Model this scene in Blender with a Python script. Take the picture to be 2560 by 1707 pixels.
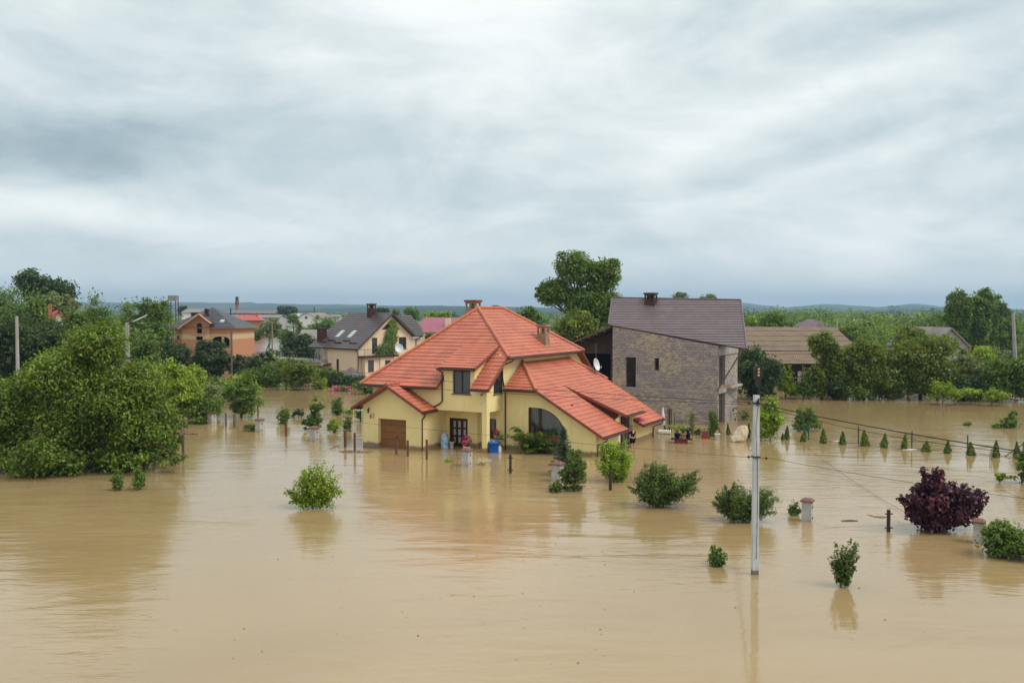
import bpy, bmesh, math, random
import numpy as np
from mathutils import Vector, Matrix
from mathutils.geometry import tessellate_polygon
S = bpy.context.scene
for o in list(bpy.data.objects): bpy.data.objects.remove(o)
R = math.radians
# ------------------------------------------------------------------ camera
CAMH, FPX, HOR = 9.5, 2250.0, 780.0
PITCH = math.atan((853.5-HOR)/FPX)
cd = bpy.data.cameras.new('camera'); cam = bpy.data.objects.new('camera', cd); S.collection.objects.link(cam)
cd.sensor_width = 36; cd.lens = 36*FPX/2560; cd.clip_start = .2; cd.clip_end = 20000
cam.location = (0, 0, CAMH); cam.rotation_euler = (math.pi/2-PITCH, 0, 0)
S.camera = cam
# ------------------------------------------------------------------ light
SUN_EL, SUN_AZ = R(52), R(112)          # azimuth clockwise from +Y (camera heading)
S.view_settings.view_transform = 'Standard'; S.view_settings.look = 'None'
S.view_settings.exposure = 0.6; S.view_settings.gamma = 1.0
ld = bpy.data.lights.new('sun', 'SUN'); ld.energy = 1.5; ld.angle = R(28); ld.color = (1, .95, .88)
sun = bpy.data.objects.new('sun', ld); S.collection.objects.link(sun)
sun.rotation_euler = Vector((math.sin(SUN_AZ)*math.cos(SUN_EL), math.cos(SUN_AZ)*math.cos(SUN_EL), math.sin(SUN_EL))).to_track_quat('Z', 'Y').to_euler()

class NT:
    """tiny node-tree writer"""
    def __init__(s, tree): s.t = tree; s.n = tree.nodes; s.l = tree.links
    def add(s, typ, **kw):
        nd = s.n.new(typ)
        for k, v in kw.items():
            if k.startswith('i_'):
                key = k[2:]; key = int(key) if key.isdigit() else key.replace('_', ' ')
                s.put(nd.inputs[key], v)
            else: setattr(nd, k, v)
        return nd
    def put(s, sock, v):
        if hasattr(v, 'is_output') or isinstance(v, bpy.types.NodeSocket): s.l.new(v, sock)
        else: sock.default_value = v
    def m(s, op, a, b=None, c=None, clamp=False):
        nd = s.n.new('ShaderNodeMath'); nd.operation = op; nd.use_clamp = clamp
        s.put(nd.inputs[0], a)
        if b is not None: s.put(nd.inputs[1], b)
        if c is not None: s.put(nd.inputs[2], c)
        return nd.outputs[0]
    def mix(s, f, a, b, typ='MIX'):
        nd = s.n.new('ShaderNodeMix'); nd.data_type = 'RGBA'; nd.blend_type = typ
        s.put(nd.inputs[0], f); s.put(nd.inputs[6], a); s.put(nd.inputs[7], b)
        return nd.outputs[2]
    def noise(s, vec, scale, detail=4, rough=.55, dist=0):
        nd = s.n.new('ShaderNodeTexNoise'); s.put(nd.inputs['Vector'], vec)
        nd.inputs['Scale'].default_value = scale; nd.inputs['Detail'].default_value = detail
        nd.inputs['Roughness'].default_value = rough; nd.inputs['Distortion'].default_value = dist
        return nd.outputs[0]
    def ramp(s, f, stops, interp='LINEAR'):
        nd = s.n.new('ShaderNodeValToRGB'); s.put(nd.inputs[0], f); cr = nd.color_ramp; cr.interpolation = interp
        while len(cr.elements) < len(stops): cr.elements.new(.5)
        for e, (p, c) in zip(cr.elements, stops):
            e.position = p; e.color = tuple(c)+(1,) if len(c) == 3 else c
        return nd.outputs[0]
    def rng(s, v, a, b, c=0, d=1):
        nd = s.n.new('ShaderNodeMapRange'); s.put(nd.inputs[0], v)
        for i, x in enumerate((a, b, c, d)): nd.inputs[i+1].default_value = x
        return nd.outputs[0]
    def vec(s, x, y, z):
        nd = s.n.new('ShaderNodeCombineXYZ'); s.put(nd.inputs[0], x); s.put(nd.inputs[1], y); s.put(nd.inputs[2], z)
        return nd.outputs[0]
    def mapping(s, v, sc=(1, 1, 1), rot=(0, 0, 0), loc=(0, 0, 0)):
        nd = s.n.new('ShaderNodeMapping'); s.put(nd.inputs[0], v)
        nd.inputs['Scale'].default_value = sc; nd.inputs['Rotation'].default_value = rot; nd.inputs['Location'].default_value = loc
        return nd.outputs[0]

# ------------------------------------------------------------------ sky (overcast cloud deck over a physical sky)
w = bpy.data.worlds.new('World'); S.world = w; w.use_nodes = True
T = NT(w.node_tree); T.n.clear()
sky = T.add('ShaderNodeTexSky', sky_type='NISHITA'); sky.sun_disc = False
sky.sun_elevation = SUN_EL; sky.sun_rotation = SUN_AZ
tc = T.add('ShaderNodeTexCoord'); sp = T.add('ShaderNodeSeparateXYZ'); T.l.new(tc.outputs['Generated'], sp.inputs[0])
X, Y, Z = sp.outputs
az = T.m('ARCTAN2', X, Y); el = T.m('ARCSINE', Z)
def blob(a0, e0, sa, se, tilt=0.0):
    da = T.m('SUBTRACT', az, a0); de = T.m('SUBTRACT', el, e0)
    de = T.m('SUBTRACT', de, T.m('MULTIPLY', da, tilt))
    q = T.m('ADD', T.m('POWER', T.m('DIVIDE', T.m('ABSOLUTE', da), sa), 2.0), T.m('POWER', T.m('DIVIDE', T.m('ABSOLUTE', de), se), 2.0))
    return T.m('EXPONENT', T.m('MULTIPLY', q, -1.0))
zz_ = T.m('ADD', T.m('MAXIMUM', Z, 0.0), .34)
pl = T.vec(T.m('DIVIDE', X, zz_), T.m('DIVIDE', Y, zz_), 0.0)
n1 = T.noise(T.mapping(pl, (.95, 1.1, 1), (0, 0, R(-40))), 1.0, 8, .56, .5)
n2 = T.noise(T.mapping(pl, (2.4, 3.4, 1), (0, 0, R(-32)), (4, 2, 0)), 1.1, 8, .62, .6)
n3 = T.noise(T.mapping(T.vec(az, T.m('MULTIPLY', el, 1.5), 0.0), (.75, 1.35, 1), (0, 0, R(-28))), 5.0, 9, .60, .5)
dens = T.m('ADD', T.m('MULTIPLY', T.m('SUBTRACT', n1, .5), .50), T.m('MULTIPLY', T.m('SUBTRACT', n2, .5), .42))
dens = T.m('ADD', dens, T.m('MULTIPLY', T.m('SUBTRACT', n3, .5), .85))
dens = T.m('ADD', dens, .06)
for (a0, e0, sa, se, tilt, k) in [(-.50, .165, .26, .032, .02, -.34), (-.50, .105, .20, .020, -.10, .26), (-.10, .125, .40, .030, -.03, -.14),
                                  (-.08, .30, .16, .085, 0, .20), (.12, .20, .14, .06, 0, .10), (-.36, .255, .16, .05, .0, -.10),
                                  (.30, .215, .22, .022, .35, .17), (.36, .150, .20, .014, .25, .10), (.42, .27, .2, .025, .3, -.08), (.38, .185, .25, .014, .3, -.09), (-.50, .34, .3, .05, 0, .06), (.0, .05, .9, .025, 0, .02)]:
    dens = T.m('ADD', dens, T.m('MULTIPLY', blob(a0, e0, sa, se, tilt), k))
cl = T.ramp(T.m('ADD', dens, .55), [(0.0, (.24, .31, .345)), (.25, (.335, .415, .45)), (.46, (.51, .585, .605)), (.62, (.66, .715, .715)), (.78, (.80, .835, .825)), (1.0, (.94, .955, .94))])
hzc = T.ramp(T.m('MAXIMUM', el, 0.0), [(0.0, (.60, .69, .73)), (.05, (.56, .64, .68)), (.17, (.62, .68, .70)), (1.0, (.9, .9, .9))])
hf = T.rng(el, .0, .09, .45, 0.0)
cl = T.mix(hf, cl, hzc)
top = T.rng(el, .36, 1.1, 0.0, .8)
cl = T.mix(top, cl, (1.15, 1.15, 1.12, 1))
cl10 = T.add('ShaderNodeVectorMath', operation='SCALE'); T.l.new(cl, cl10.inputs[0]); cl10.inputs['Scale'].default_value = 8.2
fin = T.mix(.95, sky.outputs[0], cl10.outputs[0])
bg = T.add('ShaderNodeBackground'); T.l.new(fin, bg.inputs[0]); bg.inputs[1].default_value = .1
wo = T.add('ShaderNodeOutputWorld'); T.l.new(bg.outputs[0], wo.inputs[0])

# ------------------------------------------------------------------ geometry helpers
def ray(px, py):
    x = (px-1280)/FPX; z = -(py-853.5)/FPX
    return Vector((x, math.cos(PITCH)+z*math.sin(PITCH), -math.sin(PITCH)+z*math.cos(PITCH)))
def G(px, py, z=0.0):                     # where a sight line meets the level z
    r = ray(px, py); return Vector((0, 0, CAMH)) + r*((z-CAMH)/r.z)
def PD(px, py, d):                        # where it is d metres ahead
    r = ray(px, py); return Vector((0, 0, CAMH)) + r*(d/r.y)
def tag(o, label=None, cat=None, group=None, kind=None):
    if label: o['label'] = label
    if cat: o['category'] = cat
    if group: o['group'] = group
    if kind: o['kind'] = kind
    return o
def link(o, parent=None):
    S.collection.objects.link(o)
    if parent: o.parent = parent
    return o
def empty(name, loc, label, cat, group=None, rz=0.0):
    o = bpy.data.objects.new(name, None); o.empty_display_size = .3
    o.location = loc; o.rotation_euler = (0, 0, rz); S.collection.objects.link(o)
    return tag(o, label, cat, group)
class MB:
    def __init__(s, xf=None): s.v = []; s.f = []; s.xf = xf
    def addv(s, pts):
        n = len(s.v)
        for p in pts:
            p = Vector(p); s.v.append(s.xf(p) if s.xf else p)
        return n
    def poly(s, pts): n = s.addv(pts); s.f.append(tuple(range(n, n+len(pts)))); return s
    def box(s, x0, x1, y0, y1, z0, z1):
        n = s.addv([(x0, y0, z0), (x1, y0, z0), (x1, y1, z0), (x0, y1, z0), (x0, y0, z1), (x1, y0, z1), (x1, y1, z1), (x0, y1, z1)])
        for q in ((3, 2, 1, 0), (4, 5, 6, 7), (0, 1, 5, 4), (1, 2, 6, 5), (2, 3, 7, 6), (3, 0, 4, 7)): s.f.append(tuple(n+i for i in q))
        return s
    def frustum(s, cx, cy, z0, z1, w0, d0, w1, d1):
        n = s.addv([(cx+sx*w/2, cy+sy*d/2, z) for z, w, d in ((z0, w0, d0), (z1, w1, d1)) for sx, sy in ((-1, -1), (1, -1), (1, 1), (-1, 1))])
        for q in ((3, 2, 1, 0), (4, 5, 6, 7), (0, 1, 5, 4), (1, 2, 6, 5), (2, 3, 7, 6), (3, 0, 4, 7)): s.f.append(tuple(n+i for i in q))
        return s
    def tube(s, pts, r, n=8, cap=True):
        pts = [Vector(p) for p in pts]; rs = r if isinstance(r, (list, tuple)) else [r]*len(pts)
        base = None; prev = None
        for i, p in enumerate(pts):
            d = (pts[min(i+1, len(pts)-1)]-pts[max(i-1, 0)])
            if d.length < 1e-9: d = Vector((0, 0, 1))
            d.normalize()
            if prev is None:
                a = Vector((0, 0, 1)) if abs(d.z) < .9 else Vector((1, 0, 0)); a = d.cross(a).normalized()
            else: a = (prev-d*prev.dot(d)).normalized()
            prev = a; b = d.cross(a)
            k = s.addv([p+(a*math.cos(2*math.pi*j/n)+b*math.sin(2*math.pi*j/n))*rs[i] for j in range(n)])
            if base is not None:
                for j in range(n): s.f.append((base+j, base+(j+1) % n, k+(j+1) % n, k+j))
            elif cap: s.f.append(tuple(k+j for j in range(n))[::-1])
            base = k
        if cap: s.f.append(tuple(base+j for j in range(n)))
        return s
    def slab(s, pts, off, th):            # plate under a planar polygon
        pts = [Vector(p) for p in pts]; nrm = Vector((0, 0, 0))
        for i in range(len(pts)): nrm += pts[i].cross(pts[(i+1) % len(pts)])
        nrm.normalize()
        if nrm.z < 0: nrm = -nrm; pts = pts[::-1]
        m = len(pts); n = s.addv([p-nrm*off for p in pts]+[p-nrm*(off+th) for p in pts])
        s.f.append(tuple(range(n, n+m))); s.f.append(tuple(range(n+m, n+2*m))[::-1])
        for i in range(m): s.f.append((n+i, n+m+i, n+m+(i+1) % m, n+(i+1) % m))
        return s
    def lathe(s, prof, n=16, c=(0, 0, 0), sy=1.0):
        k0 = None
        for (r, z) in prof:
            k = s.addv([(c[0]+r*math.cos(2*math.pi*j/n), c[1]+sy*r*math.sin(2*math.pi*j/n), c[2]+z) for j in range(n)])
            if k0 is not None:
                for j in range(n): s.f.append((k0+j, k0+(j+1) % n, k+(j+1) % n, k+j))
            k0 = k
        return s
    def wall(s, outline, holes=(), t=.25):   # outline, holes in (u,z); wall runs from depth 0 inwards to t
        loops = [outline]+list(holes)
        vl = [[Vector((u, z, 0)) for u, z in L] for L in loops]
        flat = [q for L in loops for q in L]
        tris = tessellate_polygon(vl)
        for dd in (0, t):
            n = s.addv([(u, dd, z) for u, z in flat])
            for tr in tris: s.f.append(tuple(n+i for i in tr))
        for L in loops:
            m = len(L); n = s.addv([(u, 0, z) for u, z in L]+[(u, t, z) for u, z in L])
            for i in range(m): s.f.append((n+i, n+(i+1) % m, n+m+(i+1) % m, n+m+i))
        return s
    def raw(s, verts, faces):
        n = s.addv(verts); s.f += [tuple(n+i for i in f) for f in faces]; return s
    def build(s, name, mat, parent=None, smooth=False):
        me = bpy.data.meshes.new(name); me.from_pydata([tuple(v) for v in s.v], [], s.f)
        if mat: me.materials.append(mat)
        if smooth: me.polygons.foreach_set('use_smooth', [True]*len(me.polygons))
        me.update(); o = bpy.data.objects.new(name, me); return link(o, parent)
def FW(b0):  return lambda p: Vector((p.x, b0+p.y, p.z))       # wall facing -y (front)
def RW(a0):  return lambda p: Vector((a0-p.y, p.x, p.z))       # wall facing +x, u runs along y
def LW(a0):  return lambda p: Vector((a0+p.y, p.x, p.z))       # wall facing -x
def BW(b0):  return lambda p: Vector((p.x, b0-p.y, p.z))
def tiled(mb, pts, v0=0.0, row=.4, wave=.23, amp=.034, step=.036, ns=6, lift=0.0):
    """real stepped, waved tile courses clipped to a convex planar polygon"""
    P = [Vector(p) for p in pts]; nrm = Vector((0, 0, 0))
    for i in range(len(P)): nrm += P[i].cross(P[(i+1) % len(P)])
    nrm.normalize()
    if nrm.z < 0: nrm = -nrm; P = P[::-1]
    vd = (Vector((0, 0, 1))-nrm*nrm.z).normalized(); ud = vd.cross(nrm)
    us = [p.dot(ud) for p in P]; vs = [p.dot(vd) for p in P]; pn = P[0].dot(nrm)+lift
    k0 = math.floor((min(vs)-v0)/row); k1 = math.ceil((max(vs)-v0)/row)
    if wave: 
        du = wave/ns; i0 = math.floor(min(us)/du); i1 = math.ceil(max(us)/du); U = [i*du for i in range(i0, i1+1)]
        hw = [amp*(abs(math.sin(math.pi*(u/wave)))**.7) for u in U]
    else: U = [min(us)-.05, max(us)+.05]; hw = [0, 0]
    verts = []; faces = []; nu = len(U)
    for k in range(k0, k1):
        for (v, h) in ((v0+k*row, step), (v0+(k+1)*row, 0.0)):
            verts += [ud*U[i]+vd*v+nrm*(pn+h+hw[i]) for i in range(nu)]
    for j in range(2*(k1-k0)-1):
        for i in range(nu-1): a = j*nu+i; faces.append((a, a+1, a+nu+1, a+nu))
    me = bpy.data.meshes.new('tmp'); me.from_pydata([tuple(v) for v in verts], [], faces)
    bm = bmesh.new(); bm.from_mesh(me); bpy.data.meshes.remove(me)
    for i in range(len(P)):
        e = (P[(i+1) % len(P)]-P[i]).normalized(); out = e.cross(nrm)
        bmesh.ops.bisect_plane(bm, geom=bm.verts[:]+bm.edges[:]+bm.faces[:], plane_co=P[i], plane_no=out, clear_outer=True)
    bm.verts.index_update()
    mb.raw([v.co.copy() for v in bm.verts], [tuple(v.index for v in f.verts) for f in bm.faces]); bm.free()
def ridge_cap(mb, p, q, r=.11, seg=.42):
    p, q = Vector(p), Vector(q); L = (q-p).length; n = max(1, int(L/seg)); d = (q-p)/n
    for i in range(n): mb.tube([p+d*i, p+d*(i+1.04)], [r*1.12, r*.93], 8)

# ------------------------------------------------------------------ materials
def mat(name, col=(.5, .5, .5), rough=.7, metal=0, spec=.4):
    m = bpy.data.materials.new(name); m.use_nodes = True; t = NT(m.node_tree)
    b = t.n['Principled BSDF']; b.inputs['Base Color'].default_value = tuple(col)+(1,)
    b.inputs['Roughness'].default_value = rough; b.inputs['Metallic'].default_value = metal; b.inputs['Specular IOR Level'].default_value = spec
    return m, t, b
def worn(name, c1, c2, scale=1.5, rough=.75, bump=.15, bscale=25, spec=.35, stretch=(1, 1, 1), metal=0):
    m, t, b = mat(name, c1, rough, metal, spec); o = t.add('ShaderNodeTexCoord').outputs['Object']
    n = t.noise(t.mapping(o, stretch), scale, 6, .6, .3)
    t.l.new(t.mix(t.rng(n, .35, .68), tuple(c1)+(1,), tuple(c2)+(1,)), b.inputs['Base Color'])
    if bump:
        bp = t.add('ShaderNodeBump'); bp.inputs['Strength'].default_value = bump; bp.inputs['Distance'].default_value = .02
        t.l.new(t.noise(o, bscale, 3), bp.inputs['Height']); t.l.new(bp.outputs[0], b.inputs['Normal'])
    return m
def stucco(name, c):
    m, t, b = mat(name, c, .9, 0, .2); o = t.add('ShaderNodeTexCoord').outputs['Object']
    sp = t.add('ShaderNodeSeparateXYZ'); t.l.new(o, sp.inputs[0])
    n = t.noise(o, .7, 6, .6, .4); st = t.noise(t.mapping(o, (5, 5, .35)), 1.0, 5, .65)
    c1 = t.mix(t.rng(n, .3, .7), tuple(c)+(1,), tuple(x*.90 for x in c)+(1,))
    c1 = t.mix(t.rng(st, .52, .8, 0, .42), c1, (c[0]*.66, c[1]*.62, c[2]*.56, 1))
    edge = t.m('ADD', sp.outputs[2], t.m('MULTIPLY', t.noise(t.mapping(o, (1, 1, .2)), 1.6, 5), -.42))
    mud = t.rng(edge, .02, .16, .9, 0.0)              # silt line left by the flood
    c1 = t.mix(mud, c1, (.23, .15, .07, 1))
    t.l.new(c1, b.inputs['Base Color'])
    bp = t.add('ShaderNodeBump'); bp.inputs['Strength'].default_value = .25; bp.inputs['Distance'].default_value = .01
    t.l.new(t.noise(o, 40, 3), bp.inputs['Height']); t.l.new(bp.outputs[0], b.inputs['Normal'])
    return m
def bricks(name, c1, c2, mortar, bw, bh, ms=.012, smear=None, smear_amt=.5, band=None):
    m, t, b = mat(name, c1, .95, 0, .15); o = t.add('ShaderNodeTexCoord').outputs['Object']
    sp = t.add('ShaderNodeSeparateXYZ'); t.l.new(o, sp.inputs[0])
    u = t.m('ADD', sp.outputs[0], sp.outputs[1]); wb = t.m('MULTIPLY', t.m('SUBTRACT', t.noise(o, 2.5, 3), .5), .05)
    v = t.vec(u, t.m('ADD', sp.outputs[2], wb), 0.0)
    br = t.add('ShaderNodeTexBrick'); t.l.new(v, br.inputs['Vector'])
    for k, x in (('Color1', c1), ('Color2', c2), ('Mortar', mortar)): br.inputs[k].default_value = tuple(x)+(1,)
    for k, x in (('Scale', 1.0), ('Mortar Size', ms), ('Brick Width', bw), ('Row Height', bh), ('Mortar Smooth', .3), ('Bias', 0.0)): br.inputs[k].default_value = x
    col = br.outputs[0]
    var = t.noise(t.vec(t.m('MULTIPLY', u, 2.6), t.m('MULTIPLY', sp.outputs[2], 5), 0.0), 1.0, 3, .6)
    col = t.mix(t.rng(var, .3, .7, 0, .45), col, tuple(x*.62 for x in c1)+(1,))
    if band is not None:
        ef = t.rng(t.m('ABSOLUTE', t.m('SUBTRACT', t.m('ADD', sp.outputs[2], t.m('MULTIPLY', t.m('SUBTRACT', t.noise(o, 1.4, 4), .5), .35)), band[0])), band[1], band[1]+.12, .85, 0)
        col = t.mix(ef, col, tuple(band[2])+(1,))
    if smear:
        big = t.noise(t.vec(t.m('MULTIPLY', u, .28), t.m('MULTIPLY', sp.outputs[2], .5), 0.0), 1.0, 2, .5)
        fine = t.noise(t.vec(t.m('MULTIPLY', u, 2.2), t.m('MULTIPLY', sp.outputs[2], 5.5), 3.0), 1.0, 6, .68, .5)
        f = t.rng(t.m('ADD', t.m('MULTIPLY', big, .55), fine), .80, .86, 0, smear_amt)
        col = t.mix(f, col, tuple(smear)+(1,))
    t.l.new(col, b.inputs['Base Color'])
    bp = t.add('ShaderNodeBump'); bp.inputs['Strength'].default_value = .7; bp.inputs['Distance'].default_value = .02
    t.l.new(t.m('ADD', t.m('MULTIPLY', br.outputs['Fac'], -1.0), t.m('MULTIPLY', t.noise(o, 18, 4), .8)), bp.inputs['Height']); t.l.new(bp.outputs[0], b.inputs['Normal'])
    return m
def tilemat(name, c1, c2, rough=.5, spec=.5, stain=(.10, .09, .05), st=.35):
    m, t, b = mat(name, c1, rough, 0, spec); o = t.add('ShaderNodeTexCoord').outputs['Object']
    n = t.noise(o, .9, 6, .6, .4); cells = t.add('ShaderNodeTexVoronoi'); t.l.new(o, cells.inputs['Vector']); cells.inputs['Scale'].default_value = 2.4
    c = t.mix(t.rng(n, .35, .65), tuple(c1)+(1,), tuple(c2)+(1,))
    c = t.mix(.07, c, cells.outputs['Color'], 'OVERLAY')
    c = t.mix(t.rng(t.noise(t.mapping(o, (7, 7, .8)), 1.0, 4, .7), .5, .75, 0, .22), c, tuple(x*.6 for x in c2)+(1,))
    c = t.mix(t.rng(t.noise(t.mapping(o, (1.6, .6, .6)), 1.2, 8, .7), .58, .78, 0, st), c, tuple(stain)+(1,))
    t.l.new(c, b.inputs['Base Color'])
    return m
M = {}
M['yellow'] = stucco('yellow_render', (.86, .71, .34))
M['cream'] = stucco('cream_render', (.74, .57, .40))
M['whitewall'] = stucco('white_render', (.7, .7, .66))
M['red_tile'] = tilemat('terracotta_tile', (.49, .142, .074), (.37, .100, .054), .42, .5, (.17, .06, .035), .25)
M['red_trim'] = worn('terracotta_trim', (.24, .062, .035), (.17, .045, .028), 2, .5)
M['brown_tile'] = tilemat('umber_metal_tile', (.150, .112, .118), (.122, .092, .098), .38, .5, (.20, .16, .14), .2)
M['char_tile'] = tilemat('charcoal_metal_tile', (.085, .064, .064), (.066, .050, .052), .36, .5, (.16, .06, .035), .15)
M['slate_tile'] = tilemat('slate_metal_tile', (.060, .062, .075), (.05, .05, .062), .35, .5, (.1, .09, .09), .15)
M['maroon'] = worn('maroon_metal', (.060, .017, .014), (.045, .014, .012), 3, .4, 0)
M['maroonwood'] = worn('maroon_boards', (.075, .016, .014), (.045, .012, .012), 6, .6, .2, 12, stretch=(1, 8, .3))
M['frame'] = worn('dark_wood_frame', (.05, .014, .012), (.035, .012, .01), 6, .4, 0)
M['brownframe'] = worn('brown_wood_frame', (.13, .05, .03), (.09, .035, .02), 6, .5, 0)
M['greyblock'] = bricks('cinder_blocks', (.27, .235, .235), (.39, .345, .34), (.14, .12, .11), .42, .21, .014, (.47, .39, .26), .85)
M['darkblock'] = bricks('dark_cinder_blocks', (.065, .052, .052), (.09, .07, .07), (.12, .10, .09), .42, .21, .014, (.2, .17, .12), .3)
M['orangebrick'] = bricks('orange_bricks', (.58, .25, .135), (.64, .31, .17), (.40, .26, .17), .26, .085, .008, None, 0, (5.4, .36, (.64, .49, .29)))
M['redbrick'] = bricks('red_bricks', (.33, .10, .06), (.38, .13, .08), (.35, .25, .2), .26, .085, .01)
M['stonechim'] = bricks('chimney_stone', (.32, .20, .12), (.20, .12, .08), (.42, .33, .24), .28, .13, .02, (.45, .34, .22), .5)
M['concrete'] = worn('concrete', (.36, .35, .33), (.27, .26, .245), 1.2, .9, .4, 18, .2)
M['paleconc'] = worn('pale_concrete', (.46, .475, .46), (.36, .37, .36), 1.6, .85, .3, 30, .25, (3, 3, .4))
M['oldplaster'] = worn('flaking_plaster', (.50, .48, .44), (.30, .28, .25), 3.0, .9, .6, 14, .2)
M['pillarcap'] = worn('pillar_cap', (.20, .095, .075), (.14, .07, .055), 4, .8, .4, 14)
M['rusty'] = worn('rusty_post', (.17, .06, .045), (.11, .045, .035), 5, .8, .3, 20)
M['darkpost'] = worn('dark_post_paint', (.035, .022, .025), (.05, .03, .03), 4, .5, .1)
M['greypost'] = worn('grey_timber', (.15, .12, .11), (.10, .085, .08), 5, .9, .3, 14, .2, (4, 4, .4))
M['greenpost'] = worn('green_post_paint', (.02, .10, .075), (.015, .075, .06), 4, .5, 0)
M['wood'] = worn('old_timber', (.26, .19, .13), (.17, .12, .085), 3, .85, .3, 18, .2, (4, 1, .5))
M['lightwood'] = worn('new_timber', (.60, .37, .17), (.50, .29, .12), 3, .7, .1, 18)
M['garage'] = worn('brown_garage_door', (.26, .115, .030), (.20, .085, .022), 2.5, .5, .2, 10, .4, (.6, 1, 9))
M['black'] = mat('black_iron', (.012, .012, .013), .5)[0]
M['paintedshade'] = mat('painted_interior_shade', (.008, .008, .012), .9, 0, .05)[0]  # near-black colour standing in for the shade inside rooms
M['wire'] = mat('wire_rubber', (.018, .015, .018), .6)[0]
M['white'] = worn('white_plastic', (.72, .73, .72), (.62, .63, .62), 3, .4, 0)
M['dish'] = worn('dish_enamel', (.62, .66, .68), (.55, .58, .6), 3, .4, 0)
M['blue'] = worn('blue_plastic', (.01, .13, .52), (.012, .11, .44), 4, .35, 0)
M['lightblue'] = worn('blue_white_sack', (.05, .27, .60), (.65, .70, .74), 5, .45, .1, 8)
M['terracotta'] = worn('clay_pot', (.52, .30, .18), (.42, .24, .14), 4, .8, .1)
M['navy'] = mat('navy_plastic', (.012, .013, .05), .4)[0]
M['redbasket'] = worn('red_weave', (.30, .05, .04), (.22, .04, .035), 8, .8, .5, 30)
M['stone'] = worn('white_limestone', (.68, .58, .42), (.52, .42, .29), 1.6, .9, .9, 5, .2)
M['curtain'] = worn('grey_curtain', (.46, .46, .43), (.38, .38, .36), 6, .9, 0, stretch=(9, 9, .3))
M['skylight'] = mat('skylight_glass', (.50, .55, .58), .08, 0, 1)[0]
M['corr'] = worn('weathered_fibre_cement', (.23, .17, .12), (.16, .12, .09), .8, .9, .3, 20, .2, (1, 3, 3))
M['oldgrey'] = worn('old_grey_roofing', (.24, .22, .20), (.17, .155, .145), .6, .9, .2, 20)
M['purpleroof'] = worn('plum_metal_roof', (.30, .085, .13), (.26, .07, .11), .5, .5, 0)
M['redroof'] = worn('red_metal_roof', (.42, .075, .06), (.36, .06, .05), .5, .5, 0)
M['mauveroof'] = worn('mauve_roof', (.13, .085, .10), (.11, .07, .085), .5, .6, 0)
M['slatefar'] = worn('factory_roofing', (.16, .14, .14), (.11, .10, .10), .15, .8, 0)
M['bark'] = worn('bark', (.12, .085, .06), (.07, .05, .038), 6, .95, .6, 10, .1, (1, 1, .3))
M['paletwig'] = worn('dry_twig', (.60, .50, .33), (.48, .38, .24), 6, .8, .2)
M['pink'] = mat('pink_petals', (.62, .05, .22), .6)[0]
M['redpetal'] = mat('red_petals', (.60, .03, .03), .6)[0]
M['yellowlens'] = mat('amber_lens', (.50, .33, .12), .2)[0]
M['skin'] = mat('skin', (.45, .24, .16), .5)[0]
M['hair'] = mat('grey_hair', (.12, .10, .09), .8)[0]
M['navycloth'] = mat('dark_cloth', (.010, .011, .022), .9, 0, .1)[0]
def glassmat(name, tint=(.5, .55, .55), fac=.8):
    m = bpy.data.materials.new(name); m.use_nodes = True; t = NT(m.node_tree); t.n.clear()
    fr = t.add('ShaderNodeFresnel'); fr.inputs[0].default_value = 1.5
    tr = t.add('ShaderNodeBsdfTransparent'); tr.inputs[0].default_value = tuple(tint)+(1,)
    gl = t.add('ShaderNodeBsdfGlossy'); gl.inputs['Roughness'].default_value = .03
    mx = t.add('ShaderNodeMixShader'); t.l.new(t.m('ADD', fr.outputs[0], .05), mx.inputs[0]); t.l.new(tr.outputs[0], mx.inputs[1]); t.l.new(gl.outputs[0], mx.inputs[2])
    o = t.add('ShaderNodeOutputMaterial'); t.l.new(mx.outputs[0], o.inputs[0]); return m
M['glass'] = glassmat('window_glass'); M['glassdark'] = mat('dark_window_glass', (.03, .04, .045), .06, 0, .8)[0]
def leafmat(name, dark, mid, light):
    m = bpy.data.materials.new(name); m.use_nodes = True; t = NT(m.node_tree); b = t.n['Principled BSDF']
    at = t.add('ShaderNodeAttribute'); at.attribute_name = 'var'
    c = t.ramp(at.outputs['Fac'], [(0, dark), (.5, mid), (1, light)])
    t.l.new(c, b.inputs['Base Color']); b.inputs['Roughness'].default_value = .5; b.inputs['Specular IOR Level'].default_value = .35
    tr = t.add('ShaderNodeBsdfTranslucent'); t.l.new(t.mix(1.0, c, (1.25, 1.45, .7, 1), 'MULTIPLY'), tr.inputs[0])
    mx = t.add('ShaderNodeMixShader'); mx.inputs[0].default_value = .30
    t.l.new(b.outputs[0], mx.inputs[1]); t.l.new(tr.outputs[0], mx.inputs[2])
    t.l.new(mx.outputs[0], t.n['Material Output'].inputs[0]); return m
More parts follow.
